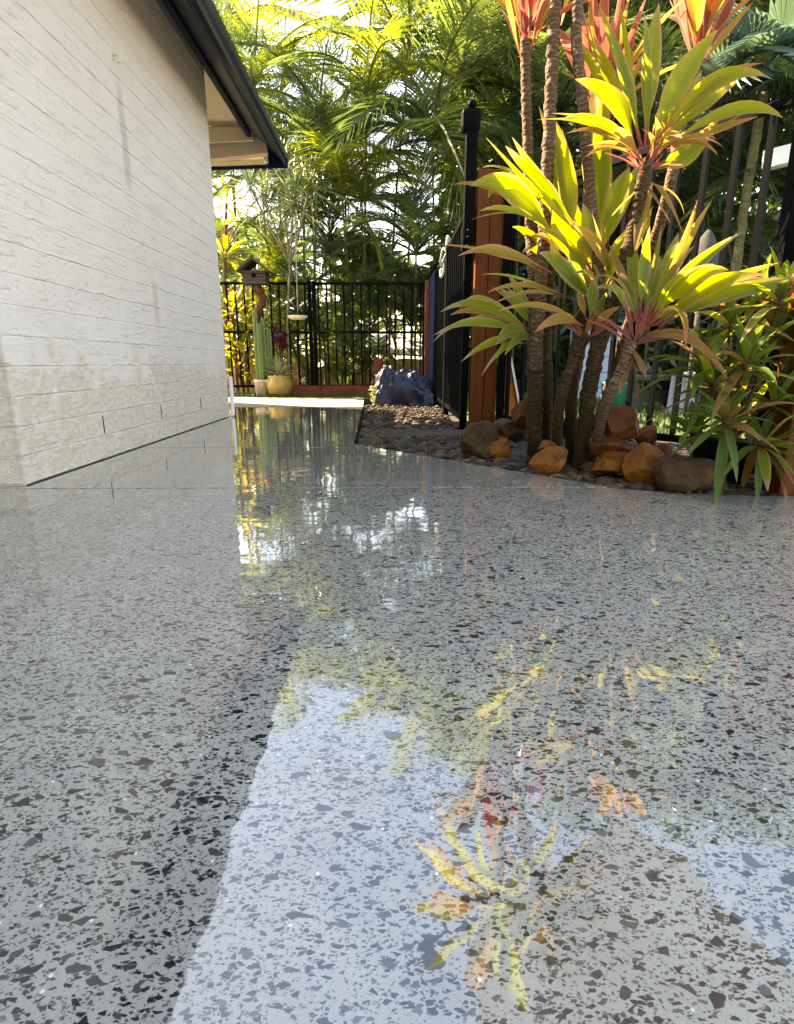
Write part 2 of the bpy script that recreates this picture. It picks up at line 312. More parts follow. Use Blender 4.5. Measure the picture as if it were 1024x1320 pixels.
WALLX, NEARY, FARY, COURSE = -1.368, 2.11, 4.93, .1085
d = ray(147, 74); WALL_HOOK = Vector((0, 0, CAMH)) + d * (WALLX / d.x)
M = dict(
    floor=m_terrazzo(), paint=m_paint(),
    soil=flat('dark_soil', (.030, .022, .016), .95, 0, .4, 30, .6, 60),
    sunslab=flat('pale_concrete', (.36, .31, .20), .7, 0, .12, 8, .15, 80),
    navy=flat('navy_paint', (.004, .012, .040), .5, 0, .2, 4, spec=.15),
    gutter=flat('dark_green_gutter', (.008, .020, .038), .4, 0, .2, 5),
    cream=flat('cream_paint', (.74, .66, .53), .5, 0, .06, 4),
    cream2=flat('cream_lining', (.80, .68, .48), .5, 0, .05, 4),
    rooftile=flat('roof_metal', (.06, .07, .08), .4, 0, .15, 5),
    black=flat('black_powder_coat', (.004, .0045, .005), .5, 0, .2, 20, spec=.02),
    steel=flat('steel_screw', (.6, .6, .6), .25, 1),
    jarrah=m_wood('oiled_red_timber', (.06, .011, .002), (.19, .045, .005), .5),
    edging=m_wood('red_edging_timber', (.16, .04, .022), (.28, .075, .04), .6, (2, 30, 30)),
    weathered=m_wood('weathered_timber', (.035, .028, .024), (.10, .085, .07), .8),
    driftwood=m_wood('driftwood', (.07, .022, .012), (.17, .075, .038), .7),
    orange=m_wood('orange_plank', (.40, .10, .02), (.55, .17, .04), .5),
    screen=flat('navy_screen', (.010, .026, .075), .4, 0, .3, 3, spec=.25),
    rope=flat('white_rope', (.42, .40, .35), .8),
    white=flat('white_render', (.72, .72, .70), .6),
    fencewood=m_wood('honey_paling', (.22, .12, .04), (.38, .22, .08), .7),
    bluewall=flat('pale_blue_wall', (.36, .44, .58), .6),
    teal=flat('teal_plastic', (.01, .20, .17), .35),
    stone=flat('grey_stone', (.06, .055, .05), .9, 0, .3, 12, .4, 30, spec=.1),
    yellowpot=flat('mustard_glaze', (.42, .27, .075), .25, 0, .15, 8),
    pinkpot=flat('pale_pink_pot', (.58, .44, .40), .6, 0, .1, 9),
    cactus=flat('cactus_skin', (.12, .18, .055), .5, 0, .2, 10),
    sail=m_frond('grey_shade_cloth', (.10, .10, .105), (.13, .13, .135), (.16, .16, .165), .6),
    cloth=flat('white_towel', (.20, .21, .23), .9, 0, .15, 30),
    wtrunk=m_trunk('cordyline_bark', (.06, .032, .018), (.15, .09, .052), (.34, .25, .17), 55),
    dtrunk=m_trunk('old_cordyline_bark', (.024, .014, .006), (.07, .043, .018), (.15, .105, .045), 70),
    cane=m_trunk('palm_cane', (.06, .055, .022), (.13, .11, .05), (.22, .19, .11), 12),
    pale=m_trunk('pale_stem', (.14, .12, .085), (.24, .21, .15), (.32, .29, .23), 20),
    sand=m_rock('orange_sandstone', (.13, .036, .006), (.30, .105, .014), (.05, .017, .008)),
    redrock=m_rock('red_sandstone', (.08, .022, .008), (.17, .055, .016), (.035, .014, .009)),
    greyrock=m_rock('mossy_grey_rock', (.028, .012, .004), (.09, .045, .017), (.018, .010, .005)),
    pebble=m_attr('river_pebble', [(.006, .0045, .0035), (.024, .013, .006), (.06, .036, .02), (.012, .009, .008), (.15, .10, .058), (.036, .018, .009)], .55),
    grass=m_attr('grass_blade', [(.03, .08, .012), (.06, .13, .02), (.11, .17, .03)], .6),
    lawn=flat('lawn_soil', (.05, .085, .02), .9, 0, .4, 20),
    lime=m_leaf('lime_cordyline_leaf', (.16, .21, .015), (.27, .29, .03), (.36, .05, .07), (.50, .26, .10), (.68, .70, .018), .56, stripes=.6),
    limegreen=m_leaf('green_cordyline_leaf', (.10, .17, .02), (.20, .24, .04), (.34, .045, .06), (.48, .30, .20), (.58, .62, .02), .55),
    bronze=m_leaf('bronze_cordyline_leaf', (.24, .15, .03), (.36, .21, .05), (.36, .06, .07), (.50, .19, .10), (.62, .42, .05), .5, mstart=.45),
    red=m_leaf('red_cordyline_leaf', (.14, .022, .022), (.34, .13, .075), (.38, .05, .08), (.55, .22, .17), (.62, .16, .10), .45, mstart=.6, stripes=.75),
    deep=m_leaf('deep_green_leaf', (.045, .10, .012), (.10, .17, .03), (.16, .11, .05), (.18, .18, .05), (.26, .36, .03), .35, mstart=.85),
    deepbrown=m_leaf('browned_leaf', (.20, .10, .03), (.30, .16, .05), (.20, .10, .05), (.32, .17, .07), (.40, .22, .05), .35),
    spike=m_leaf('grey_green_spike_leaf', (.14, .20, .09), (.24, .30, .15), (.2, .2, .1), (.4, .42, .25), (.35, .42, .18), .4),
    spider=m_leaf('spider_plant_leaf', (.22, .30, .08), (.45, .50, .28), (.4, .45, .2), (.6, .6, .4), (.5, .55, .25), .4),
    fr_dark=m_frond('shaded_palm_frond', (.022, .045, .020), (.06, .10, .04), (.15, .22, .05)),  # darker frond copy, deep shade between the palms put into the colour
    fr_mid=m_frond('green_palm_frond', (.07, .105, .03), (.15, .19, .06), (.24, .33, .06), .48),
    fr_lit=m_frond('sunlit_golden_frond', (.11, .16, .02), (.22, .24, .03), (.40, .47, .04), .48),  # yellow-green frond copy, backlit brightness put into its colour
    fr_blue=m_frond('blue_green_fan', (.05, .11, .08), (.10, .17, .12), (.16, .26, .14)),
    fr_dry=m_frond('dry_palm_frond', (.20, .13, .06), (.34, .25, .14), (.40, .28, .12)),
    far=m_frond('far_foliage', (.02, .05, .012), (.06, .11, .02), (.16, .25, .03)),
    tarp=flat('blue_tarpaulin', (.004, .010, .032), .45, 0, .35, 7),
    hedge=m_frond('pale_shrub_leaf', (.16, .20, .07), (.30, .34, .16), (.40, .45, .18)),
    magenta=m_frond('magenta_leaf', (.07, .008, .025), (.14, .015, .04), (.22, .02, .06)),
)

# ------------------------------------------------------------------ ground and slabs
bedA, bedB, bedC, bedD = (-.283, 6.25), (-.201, 3.235), (.85, 2.028), (1.40, 1.896)
gv = [(-60, -30, -.11), (60, -30, -.11), (60, 120, -.11), (-60, 120, -.11)]
struct(obj('ground', gv, [(0, 1, 2, 3)], M['soil'], smooth=False))
def slab(name, pts, z0, z1, mat):
    n = len(pts); v = [(x, y, z0) for x, y in pts] + [(x, y, z1) for x, y in pts]
    f = [tuple(range(n - 1, -1, -1)), tuple(range(n, 2 * n))] + [(i, (i + 1) % n, (i + 1) % n + n, i + n) for i in range(n)]
    return struct(obj(name, v, f, mat, smooth=False))
j = .0055
JY = 2.060
tC = (bedB[1] - JY - j) / (bedB[1] - bedC[1]); xC = bedB[0] + (bedC[0] - bedB[0]) * tC
slab('concrete_slab', [(-7, -3), (4.5, -3), (4.5, 1.45), (bedD[0] + .9, 1.74), bedD, (1.04, 1.949), bedC, (xC - .02, JY - j), (-7, JY - j)], -.1, 0, M['floor'])
J2 = 3.09
tJ = (bedB[1] - J2 - j) / (bedB[1] - bedC[1]); xJ = bedB[0] + (bedC[0] - bedB[0]) * tJ
slab('concrete_slab', [(-3.2, JY + j), (xC, JY + j), (xJ, J2 - j), (-3.2, J2 - j)], -.1, 0, M['floor'])
slab('concrete_slab', [(-3.2, J2 + j), (xJ + .002, J2 + j), bedB, (-.276, 6.0), (-3.2, 6.0)], -.1, 0, M['floor'])
slab('concrete_path', [(-4.2, 6.006), (-.277, 6.006), (-.33, 7.55), (-4.2, 7.85)], -.1, .004, M['sunslab'])

# ------------------------------------------------------------------ house
house = thing('house', 'white painted brick house with navy eave beside the polished concrete', 'house')
wall = obj('wall', box_v(-5.2, WALLX - .006, NEARY + .006, FARY - .004, 0, 2.598), BOXF, M['paint'], house, smooth=False)
BL, BH = .318, COURSE
def brick_mesh(L, name='brick'):
    c, ce, dpt = .003, .0003, .0026
    jj = lambda a: a + random.uniform(-.0006, .0006)
    y0, y1, z0, z1 = 0, L, 0, BH - .0032
    v = [(-.008, y0, z0), (-.008, y1, z0), (-.008, y1, z1), (-.008, y0, z1),
         (dpt - .003, y0, z0), (dpt - .003, y1, z0), (dpt - .003, y1, z1), (dpt - .003, y0, z1),
         (jj(dpt), y0 + ce, z0 + c), (jj(dpt), y1 - ce, z0 + c), (jj(dpt), y1 - ce, z1 - c), (jj(dpt), y0 + ce, z1 - c)]
    f = [(0, 1, 5, 4), (1, 2, 6, 5), (2, 3, 7, 6), (3, 0, 4, 7), (4, 5, 9, 8), (5, 6, 10, 9), (6, 7, 11, 10), (7, 4, 8, 11), (8, 9, 10, 11)]
    return mesh(name, v, f, M['paint'], smooth=False)
BM = {'full': [brick_mesh(BL) for _ in range(5)], 'half': [brick_mesh(BL / 2) for _ in range(3)], 'near': {}}
def put_bricks(total, place):
    nC = 24
    for c in range(nC):
        z = c * BH + .002
        y = 0; first = c % 2
        while y < total - .03:
            L = BL / 2 if (first and y == 0) else BL
            kind = 'half' if L < BL else 'full'
            if y + L > total + .002:
                L2 = round(total - y, 3)
                if L2 < .05: break
                key = (L2,)
                if key not in BM['near']: BM['near'][key] = brick_mesh(L2)
                m = BM['near'][key]; L = L2
            else: m = random.choice(BM[kind])
            gap = c == 1 and abs((y + 10) % (BL * 2) - 0) < BL and y > .4      # open weep joints in the second course
            place(m, y + (.007 if gap else 0), z + random.uniform(-.0012, .0012), random.uniform(-.0005, .0004))
            y += L
def side_brick(m, y, z, dx): put('brick', m, wall, (WALLX - .006 + dx, NEARY + y, z))
put_bricks(FARY - NEARY, side_brick)
def end_brick(m, y, z, dx): put('brick', m, wall, (WALLX - .012 - y, NEARY + .006 - dx, z), (0, 0, R(-90)), (1, -1, 1)) if y < .7 else None
# bricks on the end face: turned so that their face looks towards -Y
for c in range(24):
    y = 0.0; k = 0
    while y < .8:
        L = BL / 2 if (c % 2 == 0 and k == 0) else BL
        m = random.choice(BM['half' if L < BL else 'full'])
        o = put('brick', m, wall, (WALLX - .004 - y - (L), NEARY + .006 + random.uniform(-.001, .001), c * BH + .002), (0, 0, R(-90)))
        o.location.x += L; o.rotation_euler = (0, 0, R(-90)); o.location.x -= L
        y += L; k += 1
for yy in (2.75, 3.46, 4.2):                              # open weep joints
    box('weep_slot', WALLX - .012, WALLX - .0008, yy - .002, yy + .002, COURSE + .012, COURSE * 2 - .014, M['black'], wall)
box('recessed_wall', -5.2, -2.65, FARY + .0, 7.2, 0, 2.55, M['white'], house)
# gap line under the painted brick
box('base_gap', WALLX - .002, WALLX + .0055, NEARY, FARY, .0006, .0036, M['soil'], house)
hk = tube('hook', [WALL_HOOK + Vector((-.01, 0, .012)), WALL_HOOK + Vector((.025, 0, .012)), WALL_HOOK + Vector((.035, 0, -.004)), WALL_HOOK + Vector((.028, 0, -.022)), WALL_HOOK + Vector((.018, 0, -.018))], .006, M['cream'], house)
tube('pipe_stub', [(WALLX - .01, FARY - .03, .0), (WALLX + .03, FARY - .01, .02), (WALLX + .02, FARY + .02, .33)], .018, M['white'], house)
box('added_front_wall', -6.5, -2.55, -4.0, NEARY - .3, 0, 2.9, M['weathered'], house)  # unseen wing added to block sun and darken the floor's reflection
box('added_verandah_soffit', -2.545, -1.02, -4.0, 1.77, 2.30, 2.36, M['navy'], house)  # unseen cover and fascia, added to dim the end wall and its mirror image
beam('added_verandah_fascia', (-1.0, -4.0, 2.36), (-1.0, 1.77, 2.36), .03, .2, M['navy'], house)
# eaves
EO, EI, ZO, ZI, Y0, Y1 = -1.0, -1.318, 2.285, 2.482, 1.80, 6.12
box('barge_strip', EI, EI + .04, Y0, Y1 - .02, ZI, ZI + .13, M['navy'], house, .003)
def sheet(name, pts, th, mat, parent):
    a, b, c = (Vector(p) for p in pts[:3]); n = (b - a).cross(c - a).normalized() * th
    k = len(pts); v = [Vector(p) for p in pts] + [Vector(p) + n for p in pts]
    f = [tuple(range(k - 1, -1, -1)), tuple(range(k, 2 * k))] + [(i, (i + 1) % k, (i + 1) % k + k, i + k) for i in range(k)]
    return obj(name, v, f, mat, parent, smooth=False)
sheet('eave_soffit', [(EI + .042, Y0, ZI + .105), (EO + .0, Y0, ZO), (EO, Y1, ZO), (EI + .042, Y1, ZI + .105)], .02, M['navy'], house)
# two shadow battens along the raked soffit
for f_ in (.30, .62):
    xx = EI + .042 + (EO - EI - .034) * f_; zz = ZI + .105 + (ZO - ZI - .105) * f_
    beam('eave_batten', (xx, Y0 + .01, zz - .004), (xx, Y1 - .01, zz - .004), .035, .014, M['navy'], house, .003)
gp = [(.001, -.012), (.014, -.012), (.016, .03), (.032, .034), (.034, .062), (.001, .062)]
gvv = [(EO + a, y, ZO + b) for y in (Y0 - .02, Y1 + .02) for a, b in gp]; n_ = len(gp)
obj('gutter', gvv, [(i, (i + 1) % n_, (i + 1) % n_ + n_, i + n_) for i in range(n_)] + [tuple(range(n_)), tuple(range(2 * n_ - 1, n_ - 1, -1))], M['gutter'], house, smooth=False)
SL = .64
def roofz(x): return ZO + .06 + (EO - x) * SL
sheet('roof', [(EO + .03, Y0 - .02, roofz(EO + .03)), (EO + .03, Y1 + .02, roofz(EO + .03)), (-5.3, Y1 + .02, roofz(-5.3)), (-5.3, Y0 - .02, roofz(-5.3))], .03, M['rooftile'], house)
sheet('roof', [(-2.5, Y1 + .024, roofz(-2.5)), (-2.5, 7.3, roofz(-2.5)), (-5.3, 7.3, roofz(-5.3)), (-5.3, Y1 + .024, roofz(-5.3))], .03, M['rooftile'], house)  # hidden roof extension, added to keep the far floor in shade
# gable infill over the end face
obj('gable_wall', [(-1.44, NEARY + .02, 2.607), (-5.2, NEARY + .02, 2.607), (-5.2, NEARY + .02, roofz(-5.2) - .04), (-1.44, NEARY + .02, roofz(-1.44) - .03),
                   (-1.44, NEARY + .12, 2.607), (-5.2, NEARY + .12, 2.607), (-5.2, NEARY + .12, roofz(-5.2) - .04), (-1.44, NEARY + .12, roofz(-1.44) - .03)], BOXF, M['paint'], house, smooth=False)
# boxed far eave: lining, fascia return, lower lining
sheet('soffit_lining', [(-3.4, FARY + .004, 2.60), (EI - .004, FARY + .004, 2.60), (EI - .004, 6.125, 2.60), (-3.4, 6.125, 2.60)], .02, M['cream'], house)
a0, a1 = P(344, 179, 6.14), P(200, 194, 6.14)
beam('fascia_beam', a0, a1, .10, .27, M['cream'], house, .008)
a0, a1 = P(326, 172, 6.03), P(200, 178, 6.03)
beam('trim_board', a0, a1, .03, .12, M['cream'], house, .004)
b0, b1 = P(341, 207, 6.26), P(200, 212, 6.26)
beam('lower_lining', b0, b1, .13, .03, M['cream2'], house)
beam('lining_edge', b0 + Vector((.03, .082, -.022)), b1 + Vector((0, .082, -.022)), .03, .035, M['navy'], house)
sheet('fascia_end', [(-1.155, Y1 + .004, 2.26), (EO + .03, Y1 + .004, 2.262), (EO + .03, Y1 + .004, 2.34), (-1.155, Y1 + .004, 2.44)], -.02, M['navy'], house)

# ------------------------------------------------------------------ leaves
def leaf_data(path, width, normal, fold=.18, twist=0., curlv=.0, prof='cordyline', undul=.0):
    n = len(path) - 1; v = []; f = []; uv = []
    ph = random.uniform(0, 6)
    for i, p in enumerate(path):
        t = i / n
        tan = (path[min(i + 1, n)] - path[max(i - 1, 0)]).normalized()
        s = tan.cross(normal)
        if s.length < 1e-3: s = Vector((1, 0, 0))
        s.normalize(); u = s.cross(tan)
        a = twist * t; s2 = s * math.cos(a) + u * math.sin(a); u2 = u * math.cos(a) - s * math.sin(a)
        if prof == 'cordyline':
            pet = .16
            w = .13 + .06 * t if t < pet else .13 + .87 * math.sin(math.pi * min(1, (t - pet) / (1 - pet)) ** .74) ** 1.22
            if t > .97: w = .02
        elif prof == 'strap': w = max(.03, (1 - t ** 3) * (.6 + .4 * min(1, t * 6)))
        else: w = max(.04, math.sin(math.pi * (.12 + .88 * t)) ** .8)
        w *= width / 2
        for q, sx in enumerate((-1, -.5, 0, .5, 1)):
            hgt = abs(sx) ** 1.3 * w * fold * 2 * (1 - .4 * t) + (undul * w * math.sin(9 * t + ph + (2 if sx > 0 else 0)) if abs(sx) == 1 else 0)
            v.append(p + s2 * (sx * w) + u2 * hgt); uv.append((sx * .5 + .5, t))
    for i in range(n):
        for q in range(4):
            f.append((i * 5 + q, i * 5 + q + 1, i * 5 + q + 6, i * 5 + q + 5))
    return v, f, uv
def leaf(parent, path, width, normal, mat, **k):
    v, f, uv = leaf_data(path, width, normal, **k); return obj('leaf', v, f, mat, parent, uv)
TOCAM = Vector((0, -1, .25)).normalized()
def hero(parent, Y, b, t, w, mat, c=None, dy=0., face=.25, twist=None):
    """one broad leaf from picture direction b to t at distance Y (tip dy nearer or farther)"""
    B, T = P(b[0], b[1], Y), P(t[0], t[1], Y + dy)
    if c is None:
        Cc = (B + T) / 2 + Vector((0, 0, .10)) * (T - B).length + Vector((random.uniform(-.06, .06), 0, 0)) * (T - B).length
    else:
        Cc = P(c[0], c[1], Y + dy * .5)
    path = bez(B, Cc, T, 11)
    nrm = (TOCAM + Vector((random.uniform(-face, face), 0, random.uniform(-face * .4, face * 1.6)))).normalized()
    return leaf(parent, path, w * ppm(Y, (b[1] + t[1]) / 2) * .80, nrm, M[mat], twist=random.uniform(-.5, .5) if twist is None else twist, fold=random.uniform(.10, .30), undul=random.uniform(.04, .26))
def brood(parent, Y, H, chance=.6, wk=.62, jx=26, jy=20, back=.14):
    for b, t, w, c, dy, m in H:
        if random.random() > chance: continue
        j = lambda q, a, bb: (q[0] + random.uniform(-a, a), q[1] + random.uniform(-bb, bb))
        hero(parent, Y, j(b, 5, 4), j(t, jx, jy), w * wk * random.uniform(.8, 1.2), m if random.random() < .75 else random.choice(['limegreen', 'bronze', 'lime']), None if c is None else j(c, jx * .7, jy * .7), dy + random.uniform(-.05, back))
def rosette(parent, base, n, L, w, mats, e0=10, e1=80, droop=.5, az=(0, 360), prof='cordyline', axis=Vector((0, 0, 1)), seg=8, stem=.12):
    q = Vector((0, 0, 1)).rotation_difference(axis.normalized())
    for i in range(n):
        t = (i + .5) / n; a = R(az[0] + (az[1] - az[0]) * ((i * .618034) % 1)) + random.uniform(-.2, .2)
        e = R(e0 + (e1 - e0) * t + random.uniform(-7, 7)); l = L * random.uniform(.75, 1.12) * (1 - .25 * t)
        dv = q @ Vector((math.cos(a) * math.cos(e), math.sin(a) * math.cos(e), math.sin(e)))
        hz = Vector((dv.x, dv.y, 0)); b = base + axis.normalized() * (stem * (t - .7)) * L
        end = b + dv * l * .92 + hz * l * .1 - Vector((0, 0, droop * l * (1 - t * .8) * random.uniform(.5, 1.1)))
        c = b + dv * l * .58 + Vector((0, 0, .05 * l))
        up = (Vector((0, 0, 1)) - dv * dv.z); up = up.normalized() if up.length > .05 else Vector((0, -1, 0))
        leaf(parent, bez(b, c, end, seg), w * random.uniform(.8, 1.15), up, M[random.choice(mats)], prof=prof, twist=random.uniform(-.5, .5), fold=random.uniform(.12, .3), undul=.1)
def stem(parent, pts, r0, r1, mat, sub=10, rings=.03, name='trunk', n=10):
    path = smooth_path(pts, sub * 2); m = len(path)
    path = [p + Vector((random.gauss(0, 1), random.gauss(0, 1), 0)) * r0 * .05 for p in path]
    r0 *= .70; r1 *= .72; rad = [(r0 + (r1 - r0) * i / (m - 1) + r0 * .5 * max(0, 1 - i / (m * .06)) ** 2) * (1 + rings * random.uniform(-.7, .7)) for i in range(m)]
    return tube(name, path, rad, M[mat], parent, n)

# ------------------------------------------------------------------ the cordyline clump
def root(px, py): g = G(px, py, .0); g.z = -.04; return g
GRP = 'cordylines clumped behind the sandstone rocks'
def cordy(label): return thing('cordyline', label, 'cordyline', GRP)
# A: slim stem with red crown at the top left
YA = 2.62
cA = cordy('slim ringed cordyline topped by an upright red crown, left of the clump')
stem(cA, [root(693, 568) + Vector((0, .22, 0)), P(689, 430, YA), P(684, 300, YA), P(680, 170, YA), P(677, 50, YA)], .033, .027, 'wtrunk', 16)
bA = P(677, 62, YA)
for b, t, w, dy, m in [((670, 70), (634, -70), 16, -.1, 'red'), ((674, 66), (655, -110), 18, .1, 'red'), ((678, 66), (676, -120), 20, 0, 'red'), ((682, 66), (700, -110), 18, -.15, 'red'), ((685, 68), (722, -60), 15, .05, 'red'), ((672, 75), (640, -20), 12, .2, 'red'), ((684, 70), (708, -30), 13, -.2, 'red')]:
    hero(cA, YA, b, t, w * .8, m, dy=dy); hero(cA, YA, b, (t[0] + random.uniform(-16, 16), t[1] + random.uniform(0, 40)), w * .5, random.choice(['red', 'bronze']), dy=dy + random.uniform(-.2, .1))
rosette(cA, bA + Vector((0, 0, .06)), 12, .52, .075, ['red', 'bronze'], 30, 85, .25)
# B: tall bare stem leaving the frame, bronze crown overhead (seen mirrored in the floor)
YB = 2.42
cB = cordy('tallest bare cordyline stem running straight out of the top of the view')
topB = P(716, 0, YB); hiB = Vector((.57, 2.36, 2.34))
stem(cB, [root(690, 590) + Vector((.02, .1, 0)), P(692, 440, YB), P(702, 300, YB), P(710, 130, YB), topB, hiB], .040, .027, 'wtrunk', 16)
rosette(cB, hiB, 44, .60, .075, ['bronze', 'lime', 'bronze', 'limegreen'], -35, 85, .35)
# C: third tall stem
YC = 2.36
cC = cordy('tall speckled cordyline stem crossing in front of the yellow leaves')
hiC = Vector((.72, 2.2, 2.06))
stem(cC, [root(752, 590), P(771, 400, YC), P(766, 300, YC), P(752, 136, YC), P(746, 0, YC), hiC], .034, .025, 'wtrunk', 16)
rosette(cC, hiC, 26, .5, .065, ['lime', 'bronze', 'limegreen'], -15, 85, .35)
# D: leaning main trunk with the large lime crown
YD = 2.22
cD = cordy('leaning cordyline with the largest lime yellow crown, tallest of the leafy heads')
stem(cD, [root(748, 600), P(764, 480, YD + .03), P(794, 380, YD), P(818, 290, YD), P(832, 212, YD)], .048, .030, 'dtrunk', 12)
HD = [((828, 190), (782, 22), 27, None, .1, 'limegreen'), ((832, 188), (850, 4), 33, None, .15, 'limegreen'), ((840, 180), (926, 38), 38, (868, 100), .05, 'lime'),
      ((848, 178), (988, 98), 26, (925, 72), -.1, 'lime'), ((852, 182), (952, 104), 34, (895, 130), .1, 'lime'), ((858, 188), (1010, 152), 20, (960, 112), -.12, 'lime'),
      ((860, 192), (978, 150), 13, (920, 165), .0, 'bronze'), ((845, 215), (922, 160), 36, (880, 215), .12, 'lime'), ((818, 190), (742, 102), 32, (800, 115), .05, 'lime'),
      ((822, 196), (724, 154), 20, (775, 138), -.1, 'lime'), ((820, 200), (730, 172), 16, (775, 155), -.05, 'bronze'), ((822, 204), (756, 202), 15, (785, 178), -.1, 'bronze'),
      ((838, 196), (926, 200), 16, (895, 165), -.15, 'bronze'), ((815, 190), (765, 45), 26, None, .25, 'lime'),
      ((838, 205), (870, 120), 26, None, .2, 'lime'), ((845, 205), (905, 90), 30, (880, 150), .25, 'lime'), ((835, 200), (845, 150), 18, (850, 175), -.15, 'bronze'),
      ((832, 205), (880, 178), 14, (860, 160), -.22, 'bronze'), ((828, 205), (790, 165), 14, (805, 165), -.2, 'bronze'), ((833, 232), (880, 300), 10, (858, 240), -.1, 'bronze')]
for b, t, w, c, dy, m in HD: hero(cD, YD, b, t, w, m, c, dy)
brood(cD, YD, HD, .8); brood(cD, YD, HD, .6, .4, 34, 28, .2)
rosette(cD, P(833, 240, YD), 5, .22, .03, ['deepbrown', 'bronze'], -80, -45, .2, prof='lance', seg=7)
for i in range(16):                                      # red leaf stalks at the heart of the crown
    a = random.uniform(-1.9, 1.9); q = random.uniform(26, 58)
    hero(cD, YD - .02, (831 + random.uniform(-5, 5), 222), (831 + q * math.sin(a), 222 - q * abs(math.cos(a)) - 6), random.uniform(3, 5), 'red', None, random.uniform(-.08, .05))
# E: middle crown of lime leaves reaching left
YE = 2.34
cE = cordy('cordyline with broad lime leaves reaching left over the timber post')
stem(cE, [root(738, 588), P(738, 480, YE), P(752, 420, YE), P(764, 372, YE)], .040, .030, 'dtrunk', 12)
HE = [((722, 316), (607, 240), 42, (655, 216), -.15, 'lime'), ((748, 300), (652, 188), 30, (690, 232), -.1, 'lime'), ((735, 300), (622, 216), 11, (660, 200), .1, 'lime'),
      ((715, 305), (618, 272), 11, (660, 255), -.2, 'lime'), ((735, 330), (714, 152), 34, None, .1, 'lime'), ((772, 382), (696, 296), 30, (728, 302), -.1, 'lime'),
      ((772, 392), (695, 326), 42, (722, 338), -.2, 'limegreen'), ((712, 352), (590, 330), 20, (640, 310), -.25, 'bronze'), ((735, 384), (628, 377), 10, (675, 354), -.2, 'bronze'),
      ((795, 372), (733, 290), 22, (772, 300), -.15, 'bronze'), ((775, 340), (768, 105), 46, None, .3, 'lime'), ((770, 340), (812, 215), 40, None, .25, 'lime'),
      ((772, 355), (830, 270), 32, (800, 330), .2, 'lime'), ((760, 345), (690, 215), 34, (722, 270), .25, 'lime'),
      ((775, 362), (752, 262), 30, None, .0, 'limegreen'), ((778, 372), (812, 300), 24, None, -.1, 'limegreen'), ((765, 352), (705, 262), 26, (728, 290), -.05, 'lime'),
      ((780, 382), (742, 352), 18, (760, 345), -.2, 'limegreen'), ((768, 360), (785, 180), 40, None, .35, 'lime'), ((780, 370), (842, 235), 34, (815, 320), .3, 'lime')]
for b, t, w, c, dy, m in HE: hero(cE, YE, b, t, w, m, c, dy)
brood(cE, YE, HE, .8); brood(cE, YE, HE, .6, .4, 34, 28, .2)
rosette(cE, P(762, 385, YE), 5, .22, .035, ['deepbrown', 'bronze'], -80, -45, .2, prof='lance', seg=7)
# F: thick left trunk with drooping leaves to the left
YF = 2.50
cF = cordy('thick mossy trunked cordyline with drooping striped leaves beside the post')
stem(cF, [root(690, 592), P(690, 500, YF), P(691, 430, YF), P(694, 352, YF)], .050, .042, 'dtrunk', 14)
HF = [((688, 430), (568, 402), 18, (618, 372), -.25, 'limegreen'), ((686, 434), (560, 432), 15, (615, 398), -.35, 'limegreen'), ((685, 428), (580, 406), 14, (625, 385), -.1, 'bronze'),
      ((683, 440), (595, 466), 13, (640, 426), -.3, 'limegreen'), ((688, 438), (640, 444), 26, (660, 412), -.2, 'limegreen'), ((685, 436), (640, 462), 16, (655, 432), -.2, 'limegreen'),
      ((688, 425), (645, 372), 18, (672, 390), .1, 'limegreen'), ((692, 425), (706, 345), 18, None, .15, 'limegreen'), ((690, 428), (655, 352), 16, None, .2, 'limegreen'), ((680, 430), (612, 408), 12, (650, 400), .1, 'limegreen')]
for b, t, w, c, dy, m in HF: hero(cF, YF, b, t, w, m, c, dy)
brood(cF, YF, HF, .8)
# G: short stem, red stalked crown in the middle
YG = 2.18
cG = cordy('short cordyline with a crown of red stalks low in the clump centre')
stem(cG, [root(718, 592), P(722, 520, YG + .15), P(742, 460, YG + .05), P(757, 432, YG)], .034, .026, 'dtrunk', 10)
HG = [((752, 420), (640, 402), 9, (700, 376), -.15, 'bronze'), ((750, 420), (690, 428), 19, (722, 398), -.15, 'bronze'), ((760, 415), (766, 355), 22, None, .05, 'limegreen'), ((756, 412), (745, 372), 12, None, 0, 'bronze'),
      ((758, 420), (790, 372), 16, None, .1, 'limegreen'), ((748, 425), (700, 400), 10, (722, 398), .05, 'red'), ((762, 420), (800, 395), 12, None, -.1, 'bronze')]
for b, t, w, c, dy, m in HG: hero(cG, YG, b, t, w, m, c, dy)
for i in range(10):
    a = random.uniform(-1.2, 1.2); q = random.uniform(30, 60)
    hero(cG, YG, (757 + random.uniform(-4, 4), 438), (757 + q * math.sin(a), 438 - q * math.cos(a)), random.uniform(4, 6), 'red', None, random.uniform(-.08, .05))
